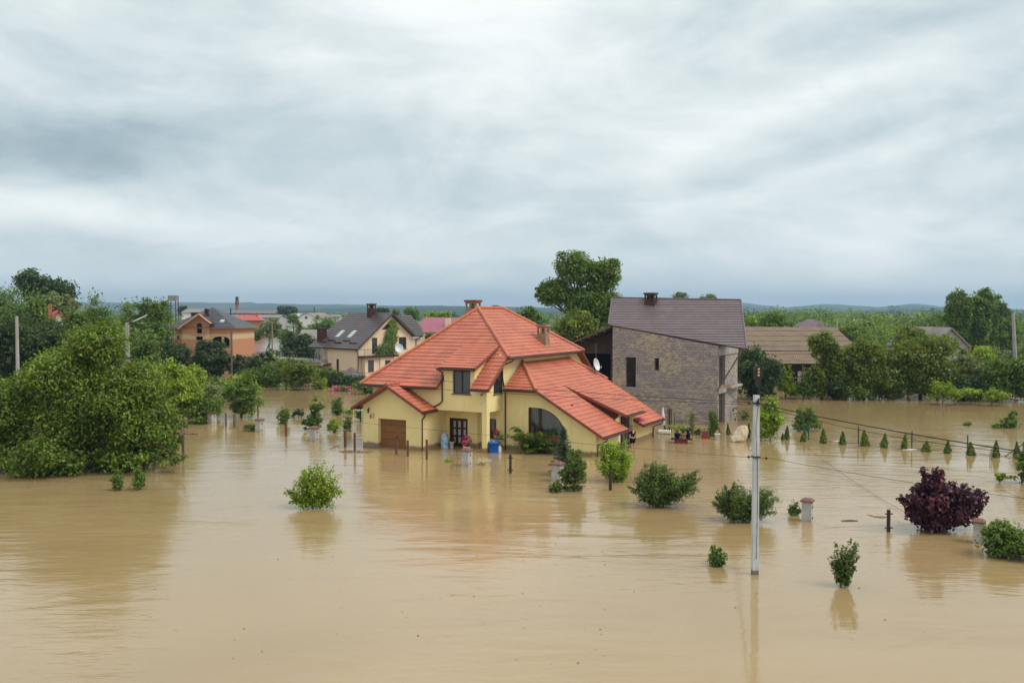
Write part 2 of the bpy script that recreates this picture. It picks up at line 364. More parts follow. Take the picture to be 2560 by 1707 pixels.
L = {
 'walnut': leafmat('walnut_leaves', (.040, .075, .008), (.125, .190, .018), (.28, .36, .045)),
 'light': leafmat('fresh_leaves', (0.120, 0.185, 0.014), (0.240, 0.327, 0.026), (0.427, 0.512, 0.058)),
 'mid': leafmat('green_leaves', (0.051, 0.104, 0.017), (0.115, 0.182, 0.028), (0.231, 0.294, 0.050)),
 'dark': leafmat('dark_leaves', (0.020, 0.040, 0.013), (0.044, 0.079, 0.024), (0.098, 0.139, 0.038)),
 'silver': leafmat('silver_leaves', (0.089, 0.120, 0.043), (0.163, 0.194, 0.067), (0.269, 0.298, 0.110)),
 'olive': leafmat('olive_leaves', (0.060, 0.098, 0.013), (0.129, 0.169, 0.020), (0.256, 0.284, 0.036)),
 'purple': leafmat('purple_leaves', (.025, .010, .020), (.065, .018, .035), (.16, .035, .06)),
 'conifer': leafmat('conifer_needles', (0.051, 0.092, 0.014), (0.120, 0.185, 0.023), (0.240, 0.313, 0.041)),
 'thuja': leafmat('thuja_sprays', (.06, .09, .010), (.12, .165, .018), (.22, .27, .04)),
 'spruce': leafmat('spruce_needles', (0.029, 0.058, 0.036), (0.058, 0.102, 0.065), (0.131, 0.189, 0.116)),
 'peach': leafmat('narrow_leaves', (0.039, 0.068, 0.013), (0.094, 0.143, 0.026), (0.242, 0.297, 0.066)),
}
# ------------------------------------------------------------------ water, ground, hills
def watermat():
    m = bpy.data.materials.new('flood_water'); m.use_nodes = True; t = NT(m.node_tree); b = t.n['Principled BSDF']
    o = t.add('ShaderNodeTexCoord').outputs['Object']
    sp = t.add('ShaderNodeSeparateXYZ'); t.l.new(o, sp.inputs[0])
    silt = t.noise(t.mapping(o, (.035, .09, 1), (0, 0, R(12))), 1.0, 6, .55, .8)
    col = t.ramp(silt, [(.3, (.288, .200, .094)), (.55, (.318, .224, .108)), (.75, (.352, .251, .126))])
    fo = t.noise(t.mapping(o, (.16, 1.5, 1), (0, 0, R(8))), 1.0, 6, .7, 1.2)      # thin silt and foam streaks in the current
    col = t.mix(t.m('MULTIPLY', t.rng(fo, .64, .72, 0, .35), t.rng(sp.outputs[1], 38, 52, 0, 1)), col, (.58, .48, .34, 1))
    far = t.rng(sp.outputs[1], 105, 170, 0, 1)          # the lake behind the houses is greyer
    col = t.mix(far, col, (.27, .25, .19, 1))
    t.l.new(col, b.inputs['Base Color']); t.l.new(t.rng(t.noise(t.mapping(o, (.05, .12, 1), (0, 0, R(-30))), 1.0, 3), .4, .65, .025, .11), b.inputs['Roughness']); b.inputs['IOR'].default_value = 1.50
    b.inputs['Specular IOR Level'].default_value = .7
    # wind ripples: long crests, rougher in some patches than in others
    patch = t.rng(t.noise(t.mapping(o, (.03, .07, 1), (0, 0, R(-18))), 1.0, 3, .5, .5), .40, .62, .25, 1.0)
    r1 = t.noise(t.mapping(o, (.55, 2.1, 1), (0, 0, R(14))), 1.0, 3, .55, .6)
    r2 = t.noise(t.mapping(o, (1.6, 4.6, 1), (0, 0, R(-10))), 1.0, 4, .6, .5)
    r3 = t.noise(t.mapping(o, (.16, .42, 1), (0, 0, R(24))), 1.0, 2, .5, 1.2)
    h = t.m('ADD', t.m('MULTIPLY', r1, .030), t.m('MULTIPLY', r2, .016))
    h = t.m('ADD', t.m('MULTIPLY', h, patch), t.m('MULTIPLY', r3, .042))
    bp = t.add('ShaderNodeBump'); bp.inputs['Strength'].default_value = 1.0; bp.inputs['Distance'].default_value = 1.0
    t.l.new(h, bp.inputs['Height']); t.l.new(bp.outputs[0], b.inputs['Normal'])
    return m
o = MB().poly([(-500, -40, 0), (500, -40, 0), (500, 420, 0), (-500, 420, 0)]).build('water', watermat()); tag(o, 'brown muddy flood water covering gardens and fields', kind='structure')
def smooth(a, b, x): x = min(1, max(0, (x-a)/(b-a))); return x*x*(3-2*x)
def ground_h(x, y):
    far_edge = 330 if x < 25 else 330-smooth(25, 45, x)*215
    return -1.4 + 1.75*smooth(far_edge-12, far_edge+25, y+6*math.sin(x*.05)) + .9*smooth(-60, -120, x)*smooth(30, 60, y)*(1-smooth(180, 260, y))
def ground():
    xs = [-9000, -4000, -2000, -900]+[-400+20*i for i in range(41)]+[900, 2000, 4000, 9000]
    ys = [-60, 0]+[20+12*i for i in range(35)]+[520, 700, 1000, 1600, 2600, 4500, 8500]
    mb = MB(); mb.addv([(x, y, ground_h(x, y)) for y in ys for x in xs]); n = len(xs)
    for j in range(len(ys)-1):
        for i in range(n-1): mb.f.append((j*n+i, j*n+i+1, j*n+n+i+1, j*n+n+i))
    m, t, b = mat('field_ground', (.09, .12, .04), .95, 0, .1); oc = t.add('ShaderNodeTexCoord').outputs['Object']
    t.l.new(t.ramp(t.noise(t.mapping(oc, (.01, .004, 1)), 1.0, 5), [(.35, (.04, .075, .02)), (.5, (.09, .12, .035)), (.65, (.16, .17, .06))]), b.inputs['Base Color'])
    tag(mb.build('ground', m), kind='structure')
ground()
def hills(name, d, prof, depth, seed, cols, label=None):
    """a ridge d metres off; prof = (pixel x, pixel y) along its skyline"""
    rnd = random.Random(seed); xs = np.linspace(prof[0][0], prof[-1][0], 260)
    ys = np.interp(xs, [p[0] for p in prof], [p[1] for p in prof])
    mb = MB(); NJ = 14
    for i, (px, py) in enumerate(zip(xs, ys)):
        py = py + .7*math.sin(px*.031+seed)+.4*math.sin(px*.11+seed*2)
        for j in range(NJ+1):
            f = j/NJ; top = PD(px, py, d); dd = d+depth*(f-1)*1.0; p = PD(px, py, dd)
            zt = top.z*math.sin(f*math.pi/2)**1.3*(1+.05*math.sin(px*.02+j*1.7+seed)*(1-f)) 
            mb.addv([(p.x, dd, zt if j else -1)])
        p = PD(px, py, d+600); mb.addv([(p.x, d+600, -2)])
    n = NJ+2
    for i in range(len(xs)-1):
        for j in range(n-1): mb.f.append((i*n+j, (i+1)*n+j, (i+1)*n+j+1, i*n+j+1))
    m, t, b = mat(name+'_cover', (.08, .1, .04), .95, 0, .05); oc = t.add('ShaderNodeTexCoord').outputs['Object']
    v = t.noise(t.mapping(oc, (.0016, .0010, .006), (0, 0, R(20))), 1.0, 5, .5, .8)
    c = t.ramp(v, cols); c = t.mix(t.rng(t.noise(t.mapping(oc, (.012, .012, .02)), 1.0, 4), .5, .6, 0, .6), c, (.015, .035, .02, 1))
    t.l.new(c, b.inputs['Base Color'])
    tag(mb.build(name, m, smooth=True), label, kind='structure')
hills('hills', 5200, [(-700, 762), (100, 758), (420, 757), (635, 756.5), (640, 759), (1000, 764), (1400, 772), (1560, 770), (1850, 757), (1900, 763), (1960, 768), (2060, 761), (2200, 767), (2290, 760), (2360, 767), (2560, 773), (3300, 770)], 2600, 3,
      [(.3, (.02, .04, .03)), (.45, (.035, .06, .04)), (.58, (.08, .10, .06)), (.7, (.20, .18, .13))], 'blue grey wooded hills along the horizon')
hills('hills', 3300, [(-700, 781), (560, 779), (800, 771), (950, 768), (1060, 764.5), (1300, 768), (1500, 771), (1620, 776), (1800, 779), (2100, 778), (2270, 770), (2400, 769), (2560, 776), (3300, 779)], 1300, 8,
      [(.3, (.012, .03, .018)), (.5, (.02, .045, .025)), (.75, (.05, .08, .04))], 'nearer dark wooded rise below the hills')

# ------------------------------------------------------------------ foliage
def leaves_mesh(name, C, N, size, var, asp=.55, fold=.0, rng=None, zclip=True):
    """one diamond leaf per centre C (n,3) facing N"""
    n = len(C); T1 = rng.normal(size=(n, 3)); T1 -= (T1*N).sum(1)[:, None]*N; T1 /= np.linalg.norm(T1, axis=1)[:, None]+1e-9
    B1 = np.cross(N, T1); s = (size if np.ndim(size) else np.full(n, size))*rng.uniform(.65, 1.35, n)
    V = np.empty((n, 4, 3)); dr = np.array([0, 0, -.22])
    V[:, 0] = C-T1*s[:, None]*.5; V[:, 1] = C+B1*s[:, None]*.5*asp+N*s[:, None]*.08; V[:, 2] = C+T1*s[:, None]*.5+dr*s[:, None]; V[:, 3] = C-B1*s[:, None]*.5*asp+N*s[:, None]*.08
    V = V.reshape(-1, 3); V[:, 2] = np.maximum(V[:, 2], ORG_Z[0]-.03) if zclip else V[:, 2]
    me = bpy.data.meshes.new(name); me.vertices.add(4*n); me.vertices.foreach_set('co', V.ravel())
    me.loops.add(4*n); me.loops.foreach_set('vertex_index', np.arange(4*n, dtype=np.int32))
    me.polygons.add(n); me.polygons.foreach_set('loop_start', np.arange(0, 4*n, 4, dtype=np.int32)); me.polygons.foreach_set('loop_total', np.full(n, 4, dtype=np.int32))
    a = me.attributes.new('var', 'FLOAT', 'FACE'); a.data.foreach_set('value', np.clip(var, 0, 1).astype(np.float32))
    me.update(calc_edges=True); return me
ORG_Z = [0.0]
TOTAL = [0]
def foliage(ells, nleaf, size, seed, clumps=40, cr=.26, flat=.75, asp=.55, spiky=0.0, shell=.5, tuft=0.0, gap=0.0, fill=.10, pn=2.3, fan=None):
    """ells: list of (cx,cy,cz,rx,ry,rz); returns leaf arrays relative to world"""
    rg = np.random.default_rng(seed); E = np.array(ells, float); vol = (E[:, 3]*E[:, 4]*E[:, 5])**(.67); pr = vol/vol.sum()
    clumps = int(clumps*1.4); ce = rg.choice(len(E), clumps, p=pr); d = rg.normal(size=(clumps, 3)); d /= (np.abs(d)**pn).sum(1)[:, None]**(1/pn)
    rad = rg.uniform(0, 1, clumps)**shell
    base = np.minimum(np.minimum(E[ce, 3], E[ce, 4]), E[ce, 5]*1.3)
    rc = base*cr*rg.uniform(.55, 1.45, clumps)*1.25
    CC = E[ce, :3]+d*np.maximum(E[ce, 3:]-rc[:, None]*.8, E[ce, 3:]*.4)*rad[:, None]*rg.uniform(.82, 1.16, clumps)[:, None]
    ctint = rg.normal(0, .15, clumps)
    w = rc**1.7; k = rg.choice(clumps, nleaf, p=w/w.sum())
    u = rg.normal(size=(nleaf, 3)); u /= np.linalg.norm(u, axis=1)[:, None]
    rr = rg.uniform(.05, 1, nleaf)**.5
    off = u*rr[:, None]*rc[k][:, None]*np.array([1, 1, flat])
    if spiky: off *= (1+spiky*(rg.uniform(0, 1, nleaf)**6)[:, None]*2.2)
    P = CC[k]+off
    nf = int(nleaf*fill); fe = rg.choice(len(E), nf, p=pr); fd = rg.normal(size=(nf, 3)); fd /= (np.abs(fd)**2.5).sum(1)[:, None]**(1/2.5)
    P[:nf] = E[fe, :3]+fd*E[fe, 3:]*(rg.uniform(.3, 1, nf)**.5)[:, None]*.92
    if fan is not None:
        fx, fy = fan; m_ = len(CC); foot = np.array([fx, fy, 0.0])+rg.normal(0, .15, (m_, 3))*np.array([1, 1, 0])
        d2 = d/np.linalg.norm(d, axis=1)[:, None]; d2[:, 2] = d2[:, 2]*.85+.18
        TIP = E[ce, :3]+d2*E[ce, 3:]*rg.uniform(.40, 1.14, m_)[:, None]; CC = TIP; TIP[:, 2] = np.maximum(TIP[:, 2], .12)
        kk = rg.integers(0, m_, nleaf); t = rg.uniform(.10, 1.0, nleaf)**.65
        mid = foot[kk]*(1-t[:, None])+TIP[kk]*t[:, None]; mid[:, 2] += (np.sin(t*math.pi)*.12*TIP[kk, 2])
        sp = np.minimum(rc[kk]*.9, .42)*(.40+.6*np.sin(t*2.5)); dirn = rg.normal(size=(nleaf, 3))
        P = mid+dirn*sp[:, None]*.6; u = dirn/np.linalg.norm(dirn, axis=1)[:, None]; k = kk
    if tuft:   # leaves hang together in small sprays
        q = rg.integers(0, max(1, nleaf//6), nleaf); P = P[q % nleaf]+rg.normal(0, tuft, (nleaf, 3)); u = u[q % nleaf]; k = k[q % nleaf]
    N = u*.55+np.array([0, 0, .55])+rg.normal(0, .42, (nleaf, 3)); N /= np.linalg.norm(N, axis=1)[:, None]
    zlo = (E[:, 2]-E[:, 5]).min(); zhi = (E[:, 2]+E[:, 5]).max()
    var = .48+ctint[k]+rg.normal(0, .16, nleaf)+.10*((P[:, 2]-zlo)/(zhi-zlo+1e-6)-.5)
    keep = P[:, 2] > .03; return P[keep], N[keep], var[keep], CC, rg
def ell(box, d, depth=.85, dy=0.0):
    x0, x1, y0, y1 = box; a = PD(x0, y1, d); b = PD(x1, y0, d); rx = (b.x-a.x)/2; rz = (b.z-a.z)/2
    return ((a.x+b.x)/2, d+dy, (a.z+b.z)/2, rx, rx*depth, rz)
def tree(name, label, cat, kind, d, boxes, nleaf=5000, size=.35, clumps=40, cr=.26, trunk=None, tr=.16, group=None, seed=None, limbs=7, fan=False, auto=True, base=None, mats='bark', depth=.85, zbase=-1.2, **kw):
    """boxes = crown outlines in photo pixels at distance d"""
    ymax = max(b[3] for b in boxes)
    if auto and ymax >= 880:
        dn = 21375/(ymax-780); d = dn if abs(dn-d)/d < .45 else d
    ells = [ell(b[:4], d, depth, b[4] if len(b) > 4 else 0.0) for b in boxes]
    if cat == 'shrub' and not fan: ells = [(e[0], e[1], e[2]*.93, e[3]*1.12, e[4]*1.12, e[5]*1.14) for e in ells]
    else: ells = [(e[0], e[1], e[2], e[3]*1.05, e[4]*1.05, e[5]*1.04) for e in ells]
    if seed is None: seed = int(abs(ells[0][0]*97+d*13+len(label)*7)) % 100003
    bx = PD(trunk, 800, d).x if trunk else ells[0][0]
    root = empty(name, (bx, d, 0), label, cat, group)
    P, N, var, CC, rg = foliage(ells, nleaf, size, seed, clumps, cr, fan=(bx, d) if fan else None, **kw)
    TOTAL[0] += len(P); off = np.array([bx, d, 0.0])
    me = leaves_mesh('crown', P-off, N, size, var, kw.get('asp', .55), rng=rg); me.materials.append(L[kind])
    link(bpy.data.objects.new('crown', me), root)
    if tr:
        big = max(ells, key=lambda e: e[3]*e[5]); mb = MB()
        ctr = Vector((big[0]-bx, big[1]-d, big[2])); h = ctr.z
        mid = Vector((ctr.x*.3+tr*.6, 0, h*.45))
        mb.tube([(0, 0, zbase), (0, 0, .2*h), mid, ctr, ctr+Vector((0, 0, big[5]*.5))], [tr*1.25, tr, tr*.8, tr*.5, tr*.18], 7)
        order = np.argsort(-((CC-np.array([bx, d, h]))**2).sum(1))[:limbs*2:2]
        for q in order:
            e = Vector(CC[q]-off); s0 = mid.lerp(ctr, random.Random(int(q)).uniform(-.6, .7)); m_ = s0.lerp(e, .5)+Vector((0, 0, -.08*(e-s0).length+.1))
            mb.tube([s0, m_, e], [tr*.42, tr*.26, tr*.07], 5)
        mb.build('trunk', M[mats], root, True)
    return root
# ------------------------------------------------------------------ window / gutter helpers
def window(root, xf, u0, u1, z0, z1, mull=1, trans=0, fm='frame', sill=True, fw=.07, depth=.10, name='window', gm='glassdark', sillmat=None, arch=None):
    mb = MB(xf); y0, y1 = depth, depth+.07
    mb.box(u0, u1, y0, y1, z0, z0+fw); mb.box(u0, u1, y0, y1, z1-fw, z1)
    mb.box(u0, u0+fw, y0, y1, z0+fw, z1-fw); mb.box(u1-fw, u1, y0, y1, z0+fw, z1-fw)
    for i in range(mull):
        c = u0+(u1-u0)*(i+1)/(mull+1); mb.box(c-fw*.6, c+fw*.6, y0-.005, y1, z0+fw, z1-fw)
    for i in range(trans):
        c = z0+(z1-z0)*(i+1)/(trans+1); mb.box(u0+fw, u1-fw, y0-.008, y1, c-fw*.35, c+fw*.35)
    f = mb.build(name, M[fm], root)
    MB(xf).box(u0+fw*.5, u1-fw*.5, y0+.03, y0+.045, z0+fw*.5, z1-fw*.5).build('pane', M[gm], f)
    if sill: MB(xf).box(u0-.08, u1+.08, -.07, y0, z0-.05, z0-.003).build('sill', M[sillmat or fm], f)
    return f
def gutter(root, p, q, m='maroon', r=.075): return MB().tube([p, q], r, 8).build('gutter', M[m], root)
def pipe(root, pts, m='maroon', r=.05): return MB().tube(pts, r, 8).build('downpipe', M[m], root)
def chimney(root, cx, cy, z0, z1, w, d, m='stonechim', cap='red_trim', slots=2, name='chimney'):
    mb = MB(); zc = z1-.16; t = .12; zs = zc-.5 if slots else zc
    mb.box(cx-w/2, cx+w/2, cy-d/2, cy+d/2, z0, zs)
    if slots:     # flue openings through the head
        for sx in (-1, 1):
            for sy in (-1, 1): mb.box(cx+sx*w/2-(t if sx > 0 else 0), cx+sx*w/2+(t if sx < 0 else 0), cy+sy*d/2-(t if sy > 0 else 0), cy+sy*d/2+(t if sy < 0 else 0), zs, zc)
        mb.box(cx-.05, cx+.05, cy-d/2, cy-d/2+t, zs, zc); mb.box(cx-.05, cx+.05, cy+d/2-t, cy+d/2, zs, zc)
        mb.box(cx-w/2+.002, cx+w/2-.002, cy-d/2+.002, cy+d/2-.002, zc-.12, zc); 
        mb.box(cx-w/2+.14, cx+w/2-.14, cy-.03, cy+.03, zs, zc-.12)
    c = mb.build(name, M[m], root)
    MB().box(cx-w/2-.08, cx+w/2+.08, cy-d/2-.08, cy+d/2+.08, zc, z1).build('cap', M[cap], c)
    return c

# ------------------------------------------------------------------ the yellow house
TH = R(28.5); O1 = G(1055.9, 1127)
yh = empty('yellow_house', (O1.x, O1.y, 0), 'yellow house with a terracotta tiled roof standing in brown flood water', 'house', rz=-TH)
zF = lambda b: 4.32+.78*(b-.74)
zR = lambda a: 6.35+.68*(4.9-a)
zB = lambda b: 9.75-.78*(b-11.6)
zW = lambda a: 5.9-.583*(a-4.31)
zD = lambda a: 2.33+(12.0-a)*.392          # entrance dormer
zH = lambda b: 4.2+.48*(b-2.95)
zU = lambda b: 5.68+.42*(b-.95)            # upper dormer
zG = lambda a: 4.42-.56*abs(a+2.65)        # garage gable
hb = lambda a: 7.71-.874*(a+.1)
F = lambda a, b: (a, b, zF(b))
Wp = lambda a, b: (a, b, zW(a))
roofs = {
 'main_roof': [([F(-5.8, .74), F(.62, .74), F(.62, hb(.62)), F(-.1, 7.71)], 5.8), ([F(.62, 4.25), F(3.35, 4.25), F(3.35, hb(3.35)), F(.62, hb(.62))], 0), ([F(3.35, .74), F(4.75, .74), F(4.75, hb(4.75)), F(3.35, hb(3.35))], 0),
               ([(4.9, 3.34, 6.35), (4.9, 15.96, 6.35), (-.1, 11.6, 9.75), (-.1, 7.71, 9.75)], 0),
               ([(-5.8, .74, 4.32), (-5.8, 18.56, 4.32), (-.1, 11.6, 9.75), (-.1, 7.71, 9.75)], 0),
               ([(-.1, 11.6, 9.75), (-5.8, 18.56, 4.32), (4.75, 18.56, 4.32), (4.75, 15.9, 6.39)], 0)],
 'wing_roof': [([Wp(7.2, 2.95), Wp(12.1, 2.95), Wp(12.1, 7.5), Wp(4.35, 7.5), Wp(4.35, 6.45)], 0), ([Wp(4.35, 7.5), Wp(7.22, 7.5), Wp(7.22, 10.35), Wp(4.35, 10.35)], 0),
               ([Wp(4.35, 10.35), Wp(12.1, 10.35), Wp(12.1, 15.0), Wp(7.3, 15.2), Wp(4.35, 14.0)], 0),
               ([(4.35, 6.45, 5.88), (4.75, 2.95, 4.2), (7.2, 2.95, 4.2)], 0)],
 'garage_roof': [([(-2.65, -.5, 4.42), (.35, -.5, zG(.35)), (.35, 1.33, zG(.35)), (-2.65, 1.33, 4.42)], 0), ([(-2.65, -.5, 4.42), (-5.65, -.5, zG(-5.65)), (-5.65, 1.8, zG(-5.65)), (-2.65, 1.33, 4.42)], 0)],
 'dormer_roof': [([(.65, .95, 5.68), (3.6, .95, 5.68), (3.6, 4.3, zU(4.3)), (.65, 4.3, zU(4.3))], 0)],
 'entrance_roof': [([(12.0, 7.4, 2.33), (12.0, 10.85, 2.33), (7.2, 10.85, zD(7.2)), (7.2, 7.4, zD(7.2))], 0)],
}
for nm, pcs in roofs.items():
    mb = MB(); sl = MB()
    for pts, _ in pcs:
        P = [Vector(p) for p in pts]; nrm = Vector((0, 0, 0))
        for i in range(len(P)): nrm += P[i].cross(P[(i+1) % len(P)])
        nrm.normalize(); nrm = nrm if nrm.z > 0 else -nrm
        vd = (Vector((0, 0, 1))-nrm*nrm.z).normalized()
        lo = {'main_roof': None}.get(nm)
        v0 = min(p.dot(vd) for p in P)
        if nm in ('main_roof', 'wing_roof') :
            ref = Vector(pcs[0][0][0 if nm == 'main_roof' else 1])
            v0 = ref.dot(vd) if abs(nrm.dot(Vector((0, -1, 0)))) > .3 and nm == 'main_roof' and nrm.y < 0 else v0
            if nm == 'wing_roof' and nrm.x > .3: v0 = Vector(Wp(12.1, 3)).dot(vd)
        tiled(mb, pts, v0)
        sl.slab(pts, .012, .13)
    r = mb.build(nm, M['red_tile'], yh)
    sl.build('soffit', M['red_trim'], r)
for p, q in [((-.1, 7.71, 9.82), (-5.85, .7, 4.38)), ((-.1, 7.71, 9.82), (4.95, 3.3, 6.42)), ((-.1, 7.65, 9.82), (-.1, 11.65, 9.82)), ((-.1, 11.6, 9.82), (4.95, 16.0, 6.42)), ((-.1, 11.6, 9.82), (-5.85, 18.6, 4.38)),
             ((4.35, 6.45, 5.95), (7.25, 2.9, 4.27)), ((4.4, 14.0, 5.93), (7.32, 15.25, 4.22)), ((-2.65, -.55, 4.48), (-2.65, 1.33, 4.48))]:
    caps = MB(); ridge_cap(caps, p, q, .12); caps.build('ridge_cap', M['red_tile'], yh)
# verge boards
def verge(p, q, h=.2, w=.05):
    vb = MB()
    p, q = Vector(p), Vector(q); d = (q-p).normalized(); s = d.cross(Vector((0, 0, 1))).normalized()*w
    n = vb.addv([p-s, p+s, q+s, q-s]+[v-Vector((0, 0, h)) for v in (p-s, p+s, q+s, q-s)])
    for qd in ((0, 1, 2, 3), (7, 6, 5, 4), (0, 4, 5, 1), (1, 5, 6, 2), (2, 6, 7, 3), (3, 7, 4, 0)): vb.f.append(tuple(n+i for i in qd))
    vb.build('verge_board', M['red_trim'], yh)
for p, q in [((7.2, 2.93, 4.26), (12.12, 2.93, zW(12.12)+.06)), ((4.79, .72, 4.36), (4.79, 3.4, 6.44)), ((.66, .72, 4.36), (.66, 1.6, 5.05)), ((-2.65, -.53, 4.48), (.38, -.53, 2.79)), ((-2.65, -.53, 4.48), (-5.68, -.53, 2.79)),
             ((3.64, .93, 5.74), (3.64, 4.25, 7.13)), ((7.2, 7.37, 4.27), (12.02, 7.37, 2.38)), ((8.4, 10.32, zW(8.4)+.06), (12.12, 10.32, zW(12.12)+.06)), ((7.3, 15.22, zW(7.3)+.06), (12.12, 15.03, zW(12.12)+.06)), ((4.79, 15.9, 6.44), (4.79, 18.58, 4.38))]: verge(p, q)
# walls
ARCH = [(6.37, 1.12), (9.17, 1.12)]+[(7.0+2.17*math.cos(R(t)), 1.12+1.88*math.sin(R(t))) for t in range(8, 91, 8)]+[(6.37, 3.0)]
SIDE = [(2.29, 3.88), (3.66, 3.88), (3.66, 5.42), (3.3, 5.42)]+[(3.3-1.01*math.sin(R(t)), 4.42+1.0*math.cos(R(t))) for t in range(12, 91, 13)]
def rect(u0, u1, z0, z1): return [(u0, z0), (u1, z0), (u1, z1), (u0, z1)]
W = MB(FW(0)); W.wall([(-5.07, -1.4), (-.0, -1.4), (0, zG(0)-.14), (-2.65, 4.27), (-5.07, zG(-5.07)-.14)], [rect(-3.72, -1.35, -1.3, 2.03)], .3)
wl = MB(); wl.v = W.v; wl.f = W.f
def addwall(xf, outline, holes=(), t=.25):
    q = MB(xf); q.wall(outline, holes, t); n = len(wl.v); wl.v = wl.v+q.v; wl.f = wl.f+[tuple(n+i for i in f) for f in q.f]
addwall(RW(0), [(.302, -1.4), (3.0, -1.4), (3.0, 2.70), (.302, 2.44)], (), .2)
addwall(LW(-5.07), [(.302, -1.4), (1.34, -1.4), (1.34, 2.9), (.302, 2.9)], (), .2)
addwall(FW(3.0), [(.002, -1.4), (2.58, -1.4), (2.58, 2.70), (.002, 2.70)], [rect(.30, 1.80, -1.3, 2.0)], .2)
addwall(RW(2.58), [(3.202, -1.4), (3.458, -1.4), (3.458, 2.70), (3.202, 2.70)], (), .2)
addwall(FW(3.46), [(2.382, -1.4), (11.4, -1.4), (11.4, zW(11.4)-.16), (7.35, zW(7.35)-.16), (7.0, 4.28), (4.33, 4.28), (4.33, 2.70), (2.382, 2.70)], [ARCH, rect(3.3, 3.85, .7, 2.05)], .3)
addwall(FW(1.34), [(-5.2, 2.72), (4.31, 2.72), (4.31, zF(1.34)-.14), (3.36, zF(1.34)-.14), (3.36, zU(1.34)-.15), (.90, zU(1.34)-.15), (.90, zF(1.34)-.14), (-5.2, zF(1.34)-.14)], [rect(1.62, 3.03, 3.9, 5.47)], .25)
addwall(FW(1.342), [(-5.2, -1.4), (-5.09, -1.4), (-5.09, 2.718), (-5.2, 2.718)], (), .25)
addwall(RW(4.31), [(1.592, 2.72), (3.462, 2.72), (3.762, 4.2), (17.6, 4.2), (17.6, zB(17.6)-.15), (15.9, 6.2), (15.9, 6.56), (3.55, 6.56), (3.0, zF(3.0)-.16), (1.592, zF(1.592)-.15)], [SIDE], .25)
addwall(LW(-5.2), [(1.592, -1.4), (17.6, -1.4), (17.6, 4.6), (1.592, 4.6)], (), .25)
addwall(BW(17.85), [(-5.2, -1.4), (4.31, -1.4), (4.31, zB(17.6)-.2), (-5.2, zB(17.6)-.2)], (), .24)
for a0, sgn in ((3.36, 1), (.90, -1)):     # dormer cheeks
    addwall((RW if sgn > 0 else LW)(a0), [(1.60, zF(1.6)-.1), (4.1, zF(4.1)-.05), (1.60, zU(1.6)-.16)], (), .12)
addwall(RW(11.4), [(3.762, -1.4), (7.6, -1.4), (7.6, 2.36), (7.3, zW(11.4)-.16), (3.762, zW(11.4)-.16)], (), .25)
addwall(RW(11.4), [(7.602, -1.4), (10.6, -1.4), (10.6, 2.36), (7.602, 2.36)], [rect(7.75, 9.75, -1.3, 2.2)], .25)
addwall(RW(11.4), [(10.602, -1.4), (14.4, -1.4), (14.4, zW(11.4)-.16), (10.602, zW(11.4)-.16)], (), .25)
addwall(BW(14.65), [(4.31, -1.4), (11.4, -1.4), (11.4, zW(11.4)-.16), (7.2, 3.95), (4.31, 4.2)], (), .24)
# porch ceiling, pillar, plinth line
wl.box(.002, 4.308, 1.60, 3.455, 2.702, 2.716); wl.box(3.94, 4.31, 1.342, 1.76, -1.4, 2.717)
wl.build('wall', M['yellow'], yh)
# cladding of the long cheek beside the entrance
cb = MB(); cb.raw([(7.25, 7.52, zW(7.25)-.02), (11.35, 7.52, zW(11.35)-.02), (11.35, 7.52, zD(11.35)-.16), (7.25, 7.52, zD(7.25)-.05)], [(0, 1, 2, 3)])
for i in range(20):
    a = 7.4+i*.2; cb.box(a-.05, a+.05, 7.49, 7.518, zW(a)+.02, zD(a)-.15)
cb.build('cheek_boarding', M['maroonwood'], yh)
MB().box(-5.0, 11.2, 3.8, 14, -.9, -.8).build('floor_slab', M['concrete'], yh)
# openings
gd = MB(FW(.30))
for i in range(6):
    gd.box(-3.72, -1.35, .0, .045, -1.0+i*.52, -1.0+i*.52+.505)
    gd.box(-3.6, -1.47, -.012, -.001, -1.0+i*.52+.06, -1.0+i*.52+.44)
g = gd.build('garage_door', M['garage'], yh)
MB(FW(.30)).box(-2.36, -2.30, -.05, -.013, .52, .78).build('handle', M['black'], g)
window(yh, FW(1.34), 1.62, 3.03, 3.9, 5.47, 1, 0, name='dormer_window')
# double front door with small panes
xf = FW(3.0); d = MB(xf); d.box(.30, .38, .02, .12, -1.2, 2.0); d.box(1.72, 1.80, .02, .12, -1.2, 2.0); d.box(.38, 1.72, .02, .12, 1.92, 2.0)
cols = [(.38, .78, 1), (.82, 1.25, 2), (1.25, 1.68, 2)]
d.box(.38, 1.72, .06, .11, -1.2, .12)
for x in (.38, .50, .78, .88, 1.20, 1.32, 1.62): d.box(x, x+.10, .05, .115, .12, 1.92)
for z in (.12, .66, 1.22, 1.80): d.box(.481, 1.62, .052, .113, z, z+.12)
dd = d.build('front_door', M['frame'], yh)
MB(xf).box(.45, 1.66, .08, .09, .2, 1.88).build('pane', M['curtain'], dd)
MB(xf).tube([(.83, -.01, .85), (.83, -.01, 1.0)], .02, 6).build('handle', M['paleconc'], dd)
window(yh, FW(3.46), 3.3, 3.85, .7, 2.05, 0, 0, name='porch_window', depth=.08)
